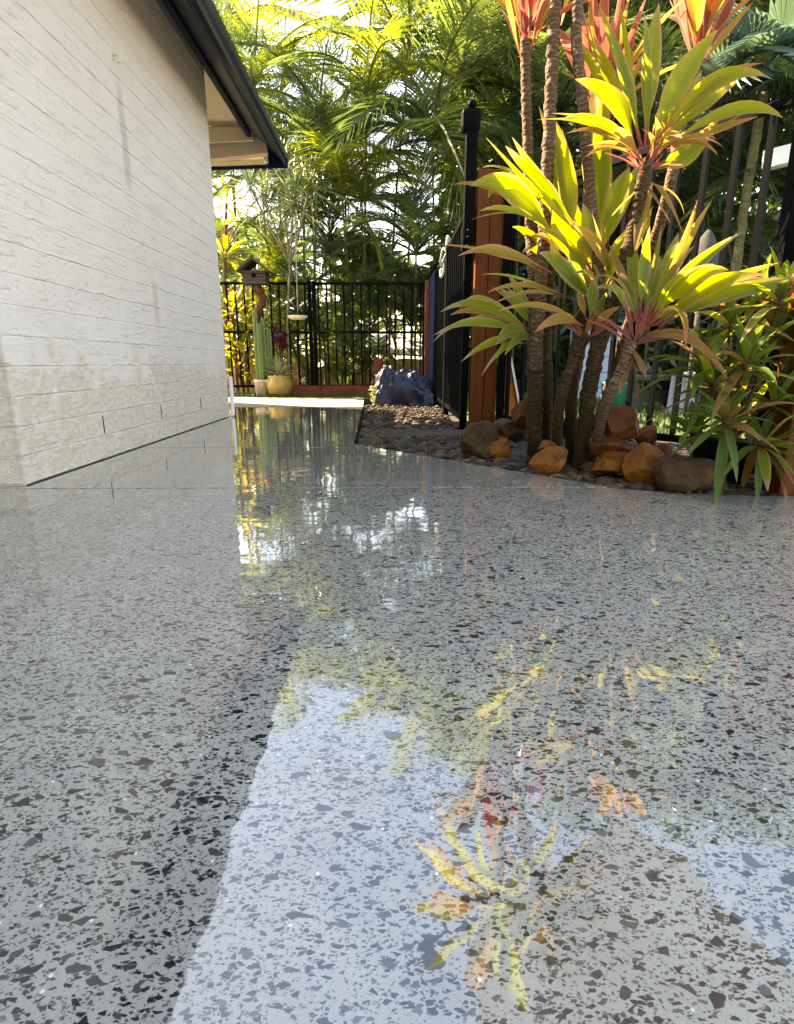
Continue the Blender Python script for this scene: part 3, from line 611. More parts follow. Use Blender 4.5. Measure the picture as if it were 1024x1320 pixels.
# H: right leaning thin stem with red stalked crown spreading right
YH = 2.06
cH = cordy('right leaning thin cordyline with red stalks and orange tipped leaves')
stem(cH, [root(760, 598), P(782, 520, YH + .06), P(802, 475, YH), P(816, 440, YH)], .030, .022, 'wtrunk', 10)
HH = [((826, 410), (838, 292), 24, None, .1, 'limegreen'), ((832, 412), (918, 258), 20, (862, 345), .05, 'lime'), ((838, 412), (955, 300), 22, (880, 345), -.05, 'limegreen'),
      ((840, 415), (940, 348), 32, (885, 340), -.15, 'lime'), ((845, 418), (990, 354), 26, (915, 352), -.2, 'lime'), ((850, 420), (1022, 370), 26, (950, 358), -.1, 'limegreen'),
      ((832, 425), (884, 448), 22, (886, 362), -.25, 'bronze'), ((826, 440), (938, 484), 18, (880, 405), -.2, 'bronze'), ((820, 415), (800, 350), 18, None, .1, 'limegreen'),
      ((815, 412), (768, 372), 20, (795, 360), -.1, 'limegreen'), ((822, 415), (812, 300), 22, None, .2, 'lime'), ((834, 415), (875, 300), 24, None, .25, 'lime'),
      ((828, 412), (852, 330), 22, None, .15, 'limegreen'), ((845, 420), (930, 395), 16, (890, 385), .1, 'limegreen')]
for b, t, w, c, dy, m in HH: hero(cH, YH, b, t, w, m, c, dy)
brood(cH, YH, HH, .8, back=.06); brood(cH, YH, HH, .6, .4, 30, 24, .08)
rosette(cH, P(814, 452, YH), 4, .18, .03, ['deepbrown'], -80, -45, .2, prof='lance', seg=7)
for i in range(16):
    a = random.uniform(-1.1, 1.5); q = random.uniform(30, 75)
    hero(cH, YH, (817 + random.uniform(-4, 4), 446), (817 + q * math.sin(a), 446 - q * abs(math.cos(a))), random.uniform(4, 7), 'red', None, random.uniform(-.08, .05))
# I: second red crown, behind the main head
YI = 2.7
cI = cordy('cordyline with a pink red crown rising between the lime head and tall stems')
stem(cI, [root(735, 560) + Vector((0, .1, 0)), P(752, 430, YI), P(764, 300, YI), P(774, 165, YI)], .036, .03, 'wtrunk', 14)
for b, t, w, dy in [((768, 172), (738, -30), 18, -.1), ((772, 170), (762, -60), 20, .1), ((776, 170), (785, -70), 22, -.05), ((780, 170), (808, -50), 20, .1), ((783, 172), (834, -5), 18, -.1), ((770, 176), (752, 20), 14, .2), ((780, 176), (800, 10), 16, -.2)]:
    hero(cI, YI, b, t, w * .8, 'red', None, dy); hero(cI, YI, b, (t[0] + random.uniform(-18, 18), t[1] + random.uniform(0, 50)), w * .5, random.choice(['red', 'red', 'bronze']), None, dy + random.uniform(-.2, .1))
rosette(cI, P(775, 160, YI) + Vector((0, .02, .05)), 12, .5, .08, ['red', 'red', 'bronze'], 40, 88, .2)
# J: third red crown top right
YJ = 2.75
cJ = cordy('cordyline with a red crown cut by the top edge behind the lime head')
stem(cJ, [root(770, 560) + Vector((0, .1, 0)), P(850, 290, YJ), P(880, 150, YJ), P(900, 70, YJ)], .036, .03, 'wtrunk', 14)
for b, t, w, dy in [((893, 82), (860, -60), 20, 0), ((898, 80), (890, -90), 22, .1), ((902, 80), (920, -80), 22, -.1), ((906, 82), (955, -20), 22, 0), ((900, 84), (938, -50), 18, .15), ((895, 86), (872, -20), 16, -.15)]:
    hero(cJ, YJ, b, t, w * .8, 'red', None, dy); hero(cJ, YJ, b, (t[0] + random.uniform(-18, 18), t[1] + random.uniform(0, 50)), w * .5, random.choice(['red', 'red', 'bronze']), None, dy + random.uniform(-.2, .1))
rosette(cJ, P(900, 72, YJ) + Vector((0, 0, .04)), 10, .5, .08, ['red', 'bronze'], 40, 88, .2)
# K: two plain old stems filling the clump foot
cK = cordy('short dark leafless cordyline stump close to the sandstone at the clump foot')
stem(cK, [root(706, 585) + Vector((.02, .1, 0)), P(705, 500, 2.56), P(704, 420, 2.56), P(708, 340, 2.6)], .04, .034, 'dtrunk', 12)
rosette(cK, P(708, 338, 2.6), 9, .36, .07, ['limegreen', 'lime'], 20, 85, .4)

# ------------------------------------------------------------------ right shrub
YS = 1.98
sh = thing('dracaena_shrub', 'bushy green dracaena with narrow glossy leaves at the bed corner', 'shrub')
sb = G(930, 634, 0); sb.z = -.03
fork = P(946, 556, YS)
stem(sh, [sb, P(936, 600, YS), fork], .014, .012, 'dtrunk', 8, name='stem')
tips = [(1000, 520, 0), (962, 470, -.05), (1002, 430, .05), (940, 420, .1), (918, 500, .05), (975, 395, .15), (1020, 470, .1), (905, 470, .12), (985, 575, -.06), (935, 545, -.1), (1005, 390, 0), (955, 520, .15)]
for px, py, dy in tips:
    e = P(px, py, YS + dy); stem(sh, [fork - Vector((0, 0, .03)), (fork + e) / 2 + Vector((random.uniform(-.02, .02), 0, -.01)), e], .009, .006, 'dtrunk', 6, name='branch', n=6)
    rosette(sh, e, 20, .24, .030, ['deep', 'deep', 'deep', 'limegreen', 'deepbrown'], -25, 80, .35, prof='lance', seg=6, axis=((e - fork).normalized() + Vector((0, 0, .6))))
rosette(sh, P(1000, 590, YS - .06), 4, .2, .03, ['deepbrown'], -75, -40, .3, az=(-60, 60), prof='lance', seg=6)
sp = thing('young_dracaena', 'small young dracaena sprouting above the round grey boulder', 'plant')
yb = P(892, 580, 1.98); yb.z = -.03
stem(sp, [yb, P(893, 575, 1.98), P(893, 560, 1.97)], .008, .006, 'dtrunk', 5, name='stem', n=6)
rosette(sp, P(893, 560, 1.97), 16, .16, .032, ['deep', 'limegreen', 'deep'], 5, 80, .4, prof='lance', seg=6)

# ------------------------------------------------------------------ rocks
def ico(n=2):
    t = (1 + 5 ** .5) / 2
    v = [Vector(a).normalized() for a in ((-1, t, 0), (1, t, 0), (-1, -t, 0), (1, -t, 0), (0, -1, t), (0, 1, t), (0, -1, -t), (0, 1, -t), (t, 0, -1), (t, 0, 1), (-t, 0, -1), (-t, 0, 1))]
    f = [(0, 11, 5), (0, 5, 1), (0, 1, 7), (0, 7, 10), (0, 10, 11), (1, 5, 9), (5, 11, 4), (11, 10, 2), (10, 7, 6), (7, 1, 8), (3, 9, 4), (3, 4, 2), (3, 2, 6), (3, 6, 8), (3, 8, 9), (4, 9, 5), (2, 4, 11), (6, 2, 10), (8, 6, 7), (9, 8, 1)]
    for _ in range(n):
        c = {}; g = []
        def mid(a, b):
            k = (min(a, b), max(a, b))
            if k not in c: v.append(((v[a] + v[b]) / 2).normalized()); c[k] = len(v) - 1
            return c[k]
        for a, b, d_ in f:
            x, y, z = mid(a, b), mid(b, d_), mid(d_, a); g += [(a, x, z), (b, y, x), (d_, z, y), (x, y, z)]
        f = g
    return v, f
from mathutils import noise as mnoise
def rock_shape(sx, sy, sz, cuts, seed):
    r = random.Random(seed); v, f = ico(4); out = []
    pl = []
    for _ in range(cuts):
        nn = Vector((r.gauss(0, 1), r.gauss(0, 1), r.gauss(0, 1))).normalized(); pl.append((nn, r.uniform(.46, .78)))
    off = Vector((r.uniform(0, 50), r.uniform(0, 50), r.uniform(0, 50)))
    for p in v:
        q = p.copy()
        for nn, dd in pl:
            e = q.dot(nn) - dd
            if e > 0: q -= nn * e * .985
        q *= 1.12 + .10 * mnoise.noise(p * 1.6 + off) + .03 * mnoise.noise(p * 5 + off) + .012 * mnoise.noise(p * 13 + off)
        out.append(Vector((q.x * sx, q.y * sy, q.z * sz)))
    return out, f
def rock(label, x0, x1, y0, y1, mat, seed, cuts=9, depth=.8, lift=0., rz=0., Yf=None, rx=0):
    base = G((x0 + x1) / 2, y1, lift) if Yf is None else P((x0 + x1) / 2, y1, Yf)
    k = ppm(base.y, y1); w = (x1 - x0) * k / 2 * 1.12; h = (y1 - y0) * k / 2 * 1.12
    v, f = rock_shape(w, w * depth, h, cuts, seed)
    o = obj('boulder', v, f, M[mat], None); o.data.set_sharp_from_angle(angle=R(16))
    o.location = base + Vector((0, w * depth * .8, h * .84)); o.rotation_euler = (R(rx), 0, R(rz))
    return tag(o, label, 'rock', 'boulders edging the planting bed')
rock('round grey striped boulder touching the foot of the timber post', 600, 643, 548, 592, 'greyrock', 3, 6)
rock('orange sandstone block leaning against the striped grey boulder', 627, 663, 560, 592, 'sand', 5, 8, rz=10)
rock('narrow upright tan stone against the thick mossy trunk', 661, 681, 545, 572, 'greyrock', 8, 6, lift=.0)
rock('flat topped orange sandstone block at the concrete edge below the trunks', 684, 738, 577, 612, 'sand', 11, 10, .6)
rock('small orange stone peeking over the flat topped sandstone block', 696, 720, 569, 582, 'sand', 13, 7, Yf=2.42)
rock('wedge shaped orange sandstone in the front row of the stack', 770, 819, 584, 617, 'sand', 17, 9, .7)
rock('dark orange slab in the middle of the three stone stack', 771, 820, 565, 590, 'redrock', 19, 8, .7, Yf=2.25)
rock('rounded brown boulder on top of the stone stack', 783, 830, 527, 565, 'redrock', 23, 6, .8, Yf=2.28)
rock('tall orange sandstone boulder between the stack and the grey boulder', 813, 867, 577, 627, 'sand', 29, 9, .7)
rock('largest round grey brown boulder beneath the young dracaena', 859, 927, 582, 636, 'greyrock', 31, 6, .7)
rock('small dusky red stone behind the tall orange boulder', 826, 854, 551, 582, 'redrock', 37, 7, Yf=2.35)
rock('reddish boulder half hidden behind the thick mossy trunk', 662, 694, 515, 552, 'redrock', 41, 7, Yf=2.75)
rock('small upright tan stone standing alone among dark mulch', 752, 768, 597, 614, 'greyrock', 43, 6)
rock('dark low stone filling the gap beside the grey boulder', 846, 872, 575, 602, 'redrock', 47, 7, Yf=2.2)
rock('dark stone in the shade behind the orange sandstone block', 640, 672, 540, 566, 'greyrock', 53, 7, Yf=2.75)

# ------------------------------------------------------------------ pebbles, mulch, stepping paver
slab('planting_bed', [(bedA[0] + .01, bedA[1]), (bedA[0] + .018, 5.9), (bedB[0] + .012, bedB[1] + .006), (bedC[0] + .01, bedC[1] + .012), (1.05, 1.958), (bedD[0] + .006, bedD[1] + .012), (2.6, 1.8), (2.9, 3.0), (.66, 4.05), (.66, 6.6)], -.1, -.028, M['soil'])
def in_bed(x, y):
    if y > 6.5 or y < 1.8: return False
    xl = bedB[0] + (bedA[0] - bedB[0]) * (y - bedB[1]) / (bedA[1] - bedB[1])
    if y > bedB[1] and x < xl + .02: return False
    if x > bedC[0]:
        return y > bedC[1] + (bedD[1] - bedC[1]) * (x - bedC[0]) / (bedD[0] - bedC[0]) + .02
    ye = bedB[1] + (bedC[1] - bedB[1]) * (x - bedB[0]) / (bedC[0] - bedB[0])
    return y > ye + .026 and x > xl + .02
def scatter_pebbles():
    V = []; Fc = []; rn = []; iv, jf = ico(1); iv = np.array([tuple(a) for a in iv]); jf = np.array(jf); cnt = 0; tries = 0
    while cnt < 4200 and tries < 90000:
        tries += 1
        y = random.uniform(1.9, 6.4) if random.random() < .55 else random.uniform(1.9, 3.9); x = random.uniform(-.4, 1.9)
        if not in_bed(x, y): continue
        # stony strip: everything left of the post, and a ragged band along the concrete edge
        ye = bedB[1] + (bedC[1] - bedB[1]) * (x - bedB[0]) / (bedC[0] - bedB[0]) if x < bedC[0] else bedC[1] - .1 * (x - bedC[0])
        if x > .5 and y - ye > .30: continue
        if x > .62 and y > 3.2: continue
        if .02 < x < .55 and 3.55 < y < 3.92 and random.random() < .93: continue   # the stepping paver
        s = random.choice((.011, .014, .018, .022, .028)) * random.uniform(.85, 1.2) * (.75 if y > 4.6 else 1)
        ax = np.array([s * random.uniform(.9, 1.5), s * random.uniform(.75, 1.1), s * random.uniform(.45, .7)])
        a = random.uniform(0, 6.28); ca, sa = math.cos(a), math.sin(a); tl = random.uniform(-.35, .35)
        q = iv * ax * (1 + .12 * rng.standard_normal((len(iv), 1)) * .5)
        q = q @ np.array([[1, 0, 0], [0, math.cos(tl), math.sin(tl)], [0, -math.sin(tl), math.cos(tl)]])
        q = q @ np.array([[ca, sa, 0], [-sa, ca, 0], [0, 0, 1]])
        lift = random.uniform(0, .020) + (.012 if random.random() < .3 else 0)
        V.append(q + np.array([x, y, -.024 + lift * .8])); Fc.append(jf + cnt * len(iv)); rn.append(np.full(len(iv), random.random())); cnt += 1
    V = np.concatenate(V); Fc = np.concatenate(Fc); rn = np.concatenate(rn)
    m = mesh('pebbles', V.tolist(), [tuple(a) for a in Fc.tolist()], M['pebble'])
    at = m.attributes.new('rnd', 'FLOAT', 'POINT'); at.data.foreach_set('value', rn.astype(np.float32))
    o = put('pebbles', m); stuff(o); o['label'] = 'loose brown and grey river pebbles covering the bed by the fence'; return o
scatter_pebbles()
pv = box('stepping_paver', .0, .53, 3.58, 3.90, -.03, .004, M['stone'], None, .006); tag(pv, 'flat grey stepping paver sunk among the pebbles', 'paver')
stone_edge = box('kerb_strip', 0, 1, 0, 1, 0, 1, M['black']); 
vv = [(bedB[0] - .0, bedB[1] + .01), (bedB[0] + .012, bedB[1] + .012), (-.262, 5.96), (-.274, 5.96)]
stone_edge.data = mesh('kerb_strip', [(x, y, -.05) for x, y in vv] + [(x, y, .012) for x, y in vv], BOXF, M['black'], smooth=False); struct(stone_edge)
# a fallen leaf and chips of bark on the concrete
for i, (px, py) in enumerate([(628, 628)]):
    g = G(px, py, .003); o = obj('fallen_leaf', *[a for a in leaf_data(bez(g, g + Vector((.015, .03, .008)), g + Vector((.01, .06, .004)), 6), .016, Vector((0, 0, 1)), prof='lance')[:2]], M['hedge']); tag(o, 'pale fallen leaf lying alone on the polished concrete', 'leaf')
for (px, py), lb_ in (((705, 618), 'dry brown leaf lying in front of the flat topped sandstone block'), ((757, 618), 'dry brown leaf beside the small upright tan stone'), ((868, 630), 'dry brown leaf between the tall orange boulder and the concrete edge'), ((655, 596), 'dry brown leaf at the foot of the orange block by the striped boulder')):
    g = G(px, py, .006); a = random.uniform(0, 6.28); l = random.uniform(.06, .11)
    dv = Vector((math.cos(a) * l, math.sin(a) * l * .5, 0)); v_, f_, u_ = leaf_data(bez(g, g + dv * .5 + Vector((0, 0, .03)), g + dv + Vector((0, 0, .004)), 6), random.uniform(.014, .022), Vector((0, 0, 1)), prof='lance', fold=.3)
    tag(obj('dry_leaf', v_, f_, M['deepbrown'], None, u_), lb_, 'leaf')
def mulch():
    V = []; Fc = []; n = 0
    for _ in range(1500):
        x = random.uniform(.1, 2.0); y = random.uniform(1.95, 3.6)
        if not in_bed(x, y): continue
        a = random.uniform(0, 6.28); l = random.uniform(.015, .045); w = l * random.uniform(.2, .5)
        dx, dy = math.cos(a) * l, math.sin(a) * l; ex, ey = -math.sin(a) * w, math.cos(a) * w; z = -.018 + random.uniform(0, .03)
        b = len(V); V += [(x, y, z), (x + dx, y + dy, z + random.uniform(-.01, .015)), (x + dx + ex, y + dy + ey, z + .008), (x + ex, y + ey, z + .004)]; Fc.append((b, b + 1, b + 2, b + 3))
    o = obj('bark_mulch', V, Fc, flat('bark', (.07, .045, .03), .9, 0, .6, 25), smooth=False); stuff(o); return o
mulch()

# ------------------------------------------------------------------ posts and fences
post = thing('timber_post', 'red oiled timber post joining the two black fences', 'post')
pb = G(615, 553); Yp = pb.y
xl, xr = pb.x, P(651, 400, Yp).x
px0, px1 = P(611, 400, Yp).x, P(644, 400, Yp).x
pz = P(632, 217, Yp).z
half = (px1 - px0) / 2
box('post_board', px0, px0 + half - .0012, Yp, Yp + .10, -.08, pz, M['jarrah'], post, .005)
box('post_board', px0 + half + .0012, px1, Yp + .001, Yp + .10, -.08, pz - .004, M['jarrah'], post, .005)
FX = px0 - .035
gate = thing('pool_gate', 'black tubular gate seen edge on beside the timber post', 'gate')
FT = 1.42
def bar(parent, x, y, z0, z1, w=.022): return box('bar', x - w / 2, x + w / 2, y - w / 2, y + w / 2, z0, z1, M['black'], parent)
def run(parent, a, b, n, z0, z1, post_w=.05, ends=True):
    a, b = Vector(a), Vector(b)
    for z in (z0 + .02, z1): beam('rail', (a.x, a.y, z), (b.x, b.y, z), .032, .036, M['black'], parent, .004)
    d_ = (b - a).normalized(); ang = math.atan2(d_.y, d_.x); w = .022
    m = mesh('bar', box_v(-w / 2, w / 2, -w / 2, w / 2, z0 + .04, z1 - .02), BOXF, M['black'], smooth=False)
    for i in range(n):
        p = a.lerp(b, (i + .5) / n); put('bar', m, parent, (p.x, p.y, 0), (0, 0, ang))
    if ends:
        for p in (a, b): box('fence_post', p.x - post_w / 2, p.x + post_w / 2, p.y - post_w / 2, p.y + post_w / 2, -.06, z1 + .03, M['black'], parent, .005)
run(gate, (FX, Yp + .12), (FX, 5.35), 9, .05, FT)
lt = P(612, 132, Yp); lb = P(609, 312, Yp)
latch = lt.x - .0
box('latch_tube', latch - .045, latch + .03, Yp + .0, Yp + .07, lb.z, lt.z - .06, M['black'], gate, .012)
lk = box('latch_cap', latch - .075, latch + .045, Yp - .012, Yp + .08, lt.z - .155, lt.z - .02, M['black'], gate, .03)
lathe('latch_knob', [(.012, 0), (.026, .012), (.028, .03), (.018, .045), (.004, .05)], M['black'], gate, 16, (latch - .01, Yp + .03, lt.z - .022))
box('latch_bracket', latch - .05, latch + .05, Yp + .008, Yp + .09, lb.z - .05, lb.z + .11, M['black'], gate, .01)
for dz in (.0, .05, .09): lathe('screw', [(.001, 0), (.008, .001), (.006, .005), (.001, .006)], M['steel'], gate, 10, (latch - .02, Yp + .002, lb.z - .02 + dz))
f2 = thing('tubular_fence', 'black tubular fence continuing behind the gate towards the palms', 'fence')
run(f2, (FX, 5.42), (FX, 6.62), 8, .05, FT - .02)
f3 = thing('navy_screen_fence', 'solid navy sheet fence in the far right corner beside the covered mound', 'fence')
m_rib = mesh('sheet_rib', [], [], M['screen'])
prof = []; yy = 6.66
while yy < 8.45: prof += [(yy, 0), (yy + .10, 0), (yy + .12, .03), (yy + .17, .03), (yy + .19, 0)]; yy += .19
vv = []; 
for (y, dx) in prof: vv += [(FX - dx, y, .03), (FX - dx, y, 1.45)]
obj('sheet', vv + [(a + .012, b, c) for a, b, c in vv], [(2 * i, 2 * i + 2, 2 * i + 3, 2 * i + 1) for i in range(len(prof) - 1)] + [(2 * i + 1 + len(vv), 2 * i + 3 + len(vv), 2 * i + 2 + len(vv), 2 * i + len(vv)) for i in range(len(prof) - 1)], M['screen'], f3, smooth=False)
beam('rail', (FX - .02, 6.66, 1.47), (FX - .02, 8.45, 1.47), .05, .04, M['black'], f3)
pp = box('timber_post', FX - .085, FX - .035, 7.35, 7.40, -.05, 1.42, M['edging'], None, .006); tag(pp, 'slim dull red timber post against the navy sheet fence', 'post')
rp = thing('rope_tangle', 'pale rope looped over the top rail of the black gate', 'rope')
pts = [Vector((FX - .01, 5.3 + .05 * i, FT + .03 + .05 * math.sin(i * 1.7) - .012 * i)) + Vector((random.uniform(-.05, .02), 0, random.uniform(-.07, .04))) for i in range(14)]
tube('rope', smooth_path(pts, 5), .011, M['rope'], rp, 6)
# right-hand fence
f4 = thing('pool_fence', 'black tubular fence behind the cordylines on the right', 'fence')
ra = Vector((px1 + .03, Yp - .02, 0)); rb = Vector((1.95, 1.97, 0))
run(f4, ra, rb, 17, .06, 1.45, .05)
bp = thing('fence_post', 'thick black steel post at the right edge behind the dracaena', 'post')
q = P(1018, 300, 2.30); box('steel_post', q.x - .03, q.x + .03, q.y - .03, q.y + .03, -.05, 1.5, M['black'], bp, .006)
pr = thing('timber_post', 'red timber post cut by the right edge of the view', 'post')
g = G(999, 636); box('post_board', g.x, g.x + .16, g.y - .02, g.y + .10, -.08, 1.02, M['jarrah'], pr, .006)
box('post_board', g.x + .163, g.x + .32, g.y - .019, g.y + .10, -.08, 1.02, M['jarrah'], pr, .006)
dk = box('planter_box', g.x - .14, g.x - .01, g.y + .16, g.y + .34, -.05, .17, M['black'], None, .01); tag(dk, 'low black box in the shade beside the right timber post', 'box')
# back fence
f5 = thing('back_fence', 'black tubular fence across the far end in front of the palms', 'fence')
YBF = 8.35
run(f5, (-2.9, YBF), (-1.1, YBF), 15, .1, 1.5); 
m5 = f5
a, b = (-1.04, YBF), (.50, YBF)
run(f5, a, b, 13, .1, 1.5)
beam('rail', (-2.9, YBF, .86), (-1.13, YBF, .86), .028, .032, M['black'], f5); beam('rail', (-1.01, YBF, .86), (.47, YBF, .86), .028, .032, M['black'], f5)
eg = thing('garden_edging', 'red timber edging board at the foot of the far fence', 'edging')
e0, e1 = P(375, 505, 8.15), P(482, 505, 8.15)
box('edging_board', e0.x, (e0.x + e1.x) / 2 - .002, 8.12, 8.17, -.02, .135, M['edging'], eg, .005); box('edging_board', (e0.x + e1.x) / 2 + .002, e1.x, 8.12, 8.17, -.02, .135, M['edging'], eg, .005)
box('edging_post', e1.x + .002, e1.x + .13, 8.10, 8.22, -.02, .5, M['edging'], eg, .006)

# ------------------------------------------------------------------ grass
def grass(name, x0, x1, y0, y1, n, h, keep=lambda x, y: True, label=None, z=0.):
    V = []; Fc = []; rn = []
    for _ in range(n):
        x, y = random.uniform(x0, x1), random.uniform(y0, y1)
        if not keep(x, y): continue
        a = random.uniform(0, 6.28); w = random.uniform(.004, .008); hh = h * random.uniform(.5, 1.2); lx, ly = random.gauss(0, .35) * hh, random.gauss(0, .35) * hh
        b = len(V); cx, cy = math.cos(a) * w, math.sin(a) * w
        V += [(x - cx, y - cy, z), (x + cx, y + cy, z), (x + lx * .4 + cx * .7, y + ly * .4 + cy * .7, z + hh * .6), (x + lx * .4 - cx * .7, y + ly * .4 - cy * .7, z + hh * .6), (x + lx, y + ly, z + hh)]
        Fc += [(b, b + 1, b + 2, b + 3), (b + 3, b + 2, b + 4)]; rn += [random.random()] * 5
    m = mesh(name, V, Fc, M['grass']); at = m.attributes.new('rnd', 'FLOAT', 'POINT'); at.data.foreach_set('value', np.array(rn, dtype=np.float32))
    o = put(name, m); stuff(o); o['label'] = label; return o
slab('lawn', [(.70, 4.25), (2.9, 3.06), (9, 3.06), (9, 14), (.70, 14)], -.1, -.012, M['lawn'])
slab('grass_verge', [(-4.2, 7.86), (-.34, 7.56), (FX - .05, 7.0), (FX - .05, 8.6), (-4.2, 8.6)], -.1, -.008, M['lawn'])
grass('grass', .75, 5.5, 3.3, 8.5, 15000, .055, lambda x, y: x > .75 and (x - .7) * 1.19 / 2.2 + y > 4.3, 'short green lawn behind the black fence', -.012)
grass('grass', -3.2, .4, 7.6, 8.5, 2600, .05, lambda x, y: y > 7.92 - (x + 4.2) * .079 and not (x > -1.6 and abs(y - 8.15) < .06), 'thin strip of grass before the far timber edging', -.008)

# ------------------------------------------------------------------ covered mound
tp = thing('tarp_covered_pile', 'crumpled dark blue tarpaulin thrown over a pile on the pebbles', 'tarpaulin')
def tarp():
    n1, n2 = 84, 72; V = []; Fc = []
    c = (P(482, 522, 6.35) + P(560, 522, 6.35)) / 2; hw = (P(560, 522, 6.35).x - P(486, 522, 6.35).x) / 2; top = P(510, 472, 6.5).z
    for i in range(n1 + 1):
        u = i / n1 * 2 - 1
        for k in range(n2 + 1):
            w = k / n2 * 2 - 1
            su = math.copysign(abs(u) ** .75, u); sw = math.copysign(abs(w) ** .8, w)
            edge = max(abs(u), abs(w))
            hgt = max(0, 1 - edge ** 4) ** .55
            skew = 1.0 - .34 * (u + 1) / 2 + .16 * math.exp(-((u + .55) / .3) ** 2)
            rg = lambda a_, b_, c_: 1 - 2 * abs(mnoise.noise(Vector((a_, b_, c_))))
            fol2 = 0
            fol = mnoise.noise(Vector((u * 2.2, w * 2.2, 3))) * .10 + mnoise.noise(Vector((u * 6 + w, w * 3, 9))) * .03 + fol2
            z = top * hgt * skew * (.86 + fol) + .012
            V.append((c.x + su * hw * (1 + fol * .5) + z * .05, c.y + .28 + sw * .33 * (1 + fol * .7), max(.0, z) + .004))
    for q, p in enumerate(V):
        p = Vector(p); o_ = Vector((p.x - c.x, (p.y - c.y - .28), p.z * .8)); dd = o_.normalized() if o_.length > .01 else Vector((0, 0, 1))
        e = 0
        for fr, am in ((3.1, .085), (6.3, .05), (13., .022), (27., .010)):
            w3 = Vector((p.x * fr, p.y * fr + mnoise.noise(p * fr * .6) * 1.2, p.z * fr * .8 + p.x * fr * .5)); e += am * (.55 - 2 * abs(mnoise.noise(w3)))
        p += dd * e * min(1, p.z * 6 + .25); p.z = max(p.z, .003); V[q] = tuple(p)
    for i in range(n1):
        for k in range(n2):
            a_ = i * (n2 + 1) + k; Fc.append((a_, a_ + n2 + 1, a_ + n2 + 2, a_ + 1))
    return obj('tarpaulin', V, Fc, M['tarp'], tp)
tarp()
# ---- leaf-clump plants
def clump(name, centre, rad, n, size, mat, parent, flat_=1.0, seed=0):
    r = random.Random(seed); V = []; Fc = []
    for _ in range(n):
        dv = Vector((r.gauss(0, 1), r.gauss(0, 1), r.gauss(0, 1))).normalized() * (r.random() ** .45)
        p = Vector(centre) + Vector((dv.x * rad[0], dv.y * rad[1], dv.z * rad[2]))
        if mnoise.noise(p * 3.1) < -.22: continue
        a = Vector((r.gauss(0, 1), r.gauss(0, 1), r.gauss(0, .7))).normalized(); b = a.cross(Vector((r.gauss(0, 1), r.gauss(0, 1), r.gauss(0, 1)))).normalized()
        s = size * r.uniform(.6, 1.3); q = len(V)
        V += [p, p + a * s * .5 + b * s * .22, p + a * s, p + a * s * .5 - b * s * .22]; Fc.append((q, q + 1, q + 2, q + 3))
    return obj(name, V, Fc, M[mat], parent, smooth=False)
ls = thing('pale_shrub', 'small pale green shrub at the left side of the blue tarpaulin', 'shrub')
g = P(486, 520, 6.3); clump('foliage', (g.x, g.y + .06, .16), (.07, .12, .17), 420, .05, 'hedge', ls, seed=4); tube('stem', [(g.x, g.y + .06, -.03), (g.x, g.y + .06, .2)], .01, M['wtrunk'], ls, 6)

# ------------------------------------------------------------------ pots, cactus, birdhouse, feeder
pt = thing('flower_pot', 'round mustard yellow glazed pot holding a spider plant', 'pot')
yc = P(361.5, 511, 8.0); r_ = 17 * ppm(8.0, 500); H_ = P(361, 484, 8.0).z
pr_ = [(r_ * .62, 0), (r_ * .86, H_ * .18), (r_ * 1.0, H_ * .48), (r_ * .98, H_ * .7), (r_ * .84, H_ * .9), (r_ * .88, H_ * .95), (r_ * .88, H_), (r_ * .78, H_), (r_ * .76, H_ * .9)]
lathe('pot_body', pr_, M['yellowpot'], pt, 28, (yc.x, 8.0, .0)); lathe('pot_soil', [(r_ * .75, H_ * .86), (r_ * .75, H_ * .9)], M['soil'], pt, 20, (yc.x, 8.0, .0))
spd = thing('spider_plant', 'variegated spider plant arching out of the yellow pot', 'plant')
rosette(spd, Vector((yc.x, 8.0, H_ * .95)), 60, .42, .026, ['spider'], 15, 85, .6, prof='strap', seg=6)
pk = thing('flower_pot', 'pale pink cylindrical pot beside the yellow pot', 'pot')
kc = P(338, 510, 8.02); rk = 9 * ppm(8.0, 500); HK = P(338, 489, 8.02).z
lathe('pot_body', [(rk * .82, 0), (rk * .98, HK * .85), (rk * 1.02, HK * .86), (rk * 1.03, HK), (rk * .9, HK), (rk * .88, HK * .85)], M['pinkpot'], pk, 24, (kc.x, 8.02, .0))
cc = thing('column_cactus', 'pale green ribbed column cactus standing in the pink pot', 'cactus')
def rib_column(name, base, h, r, parent):
    V = []; Fc = []; n = 20; prof = [(0, .8), (.1, 1), (.5, 1), (.9, .95), (.97, .7), (1, .15)]
    for t, s in prof:
        for k in range(n):
            a = 2 * math.pi * k / n; q = r * s * (1 + (.18 if k % 2 else -.14)); V.append((base.x + q * math.cos(a), base.y + q * math.sin(a), base.z + h * t))
    for i in range(len(prof) - 1):
        for k in range(n): Fc.append((i * n + k, i * n + (k + 1) % n, (i + 1) * n + (k + 1) % n, (i + 1) * n + k))
    Fc.append(tuple((len(prof) - 1) * n + k for k in range(n)))
    return obj(name, V, Fc, M['cactus'], parent, smooth=False)
for dx, dy, h in ((-.03, 0, .95), (.05, .03, .86), (.12, .06, .72), (.02, -.05, .78)):
    rib_column('column', Vector((kc.x + dx * 1.05, 8.02 + dy, HK * .8)), h, .031, cc)
bh = thing('birdhouse', 'weathered grey timber birdhouse with a pitched roof on a red driftwood post', 'birdhouse')
bY = 8.15; bb = P(330, 358, bY); kx = ppm(bY, 350)
w_ = 15 * kx; zb, zt, zr = P(330, 367, bY).z, P(330, 350, bY).z, P(330, 336, bY).z
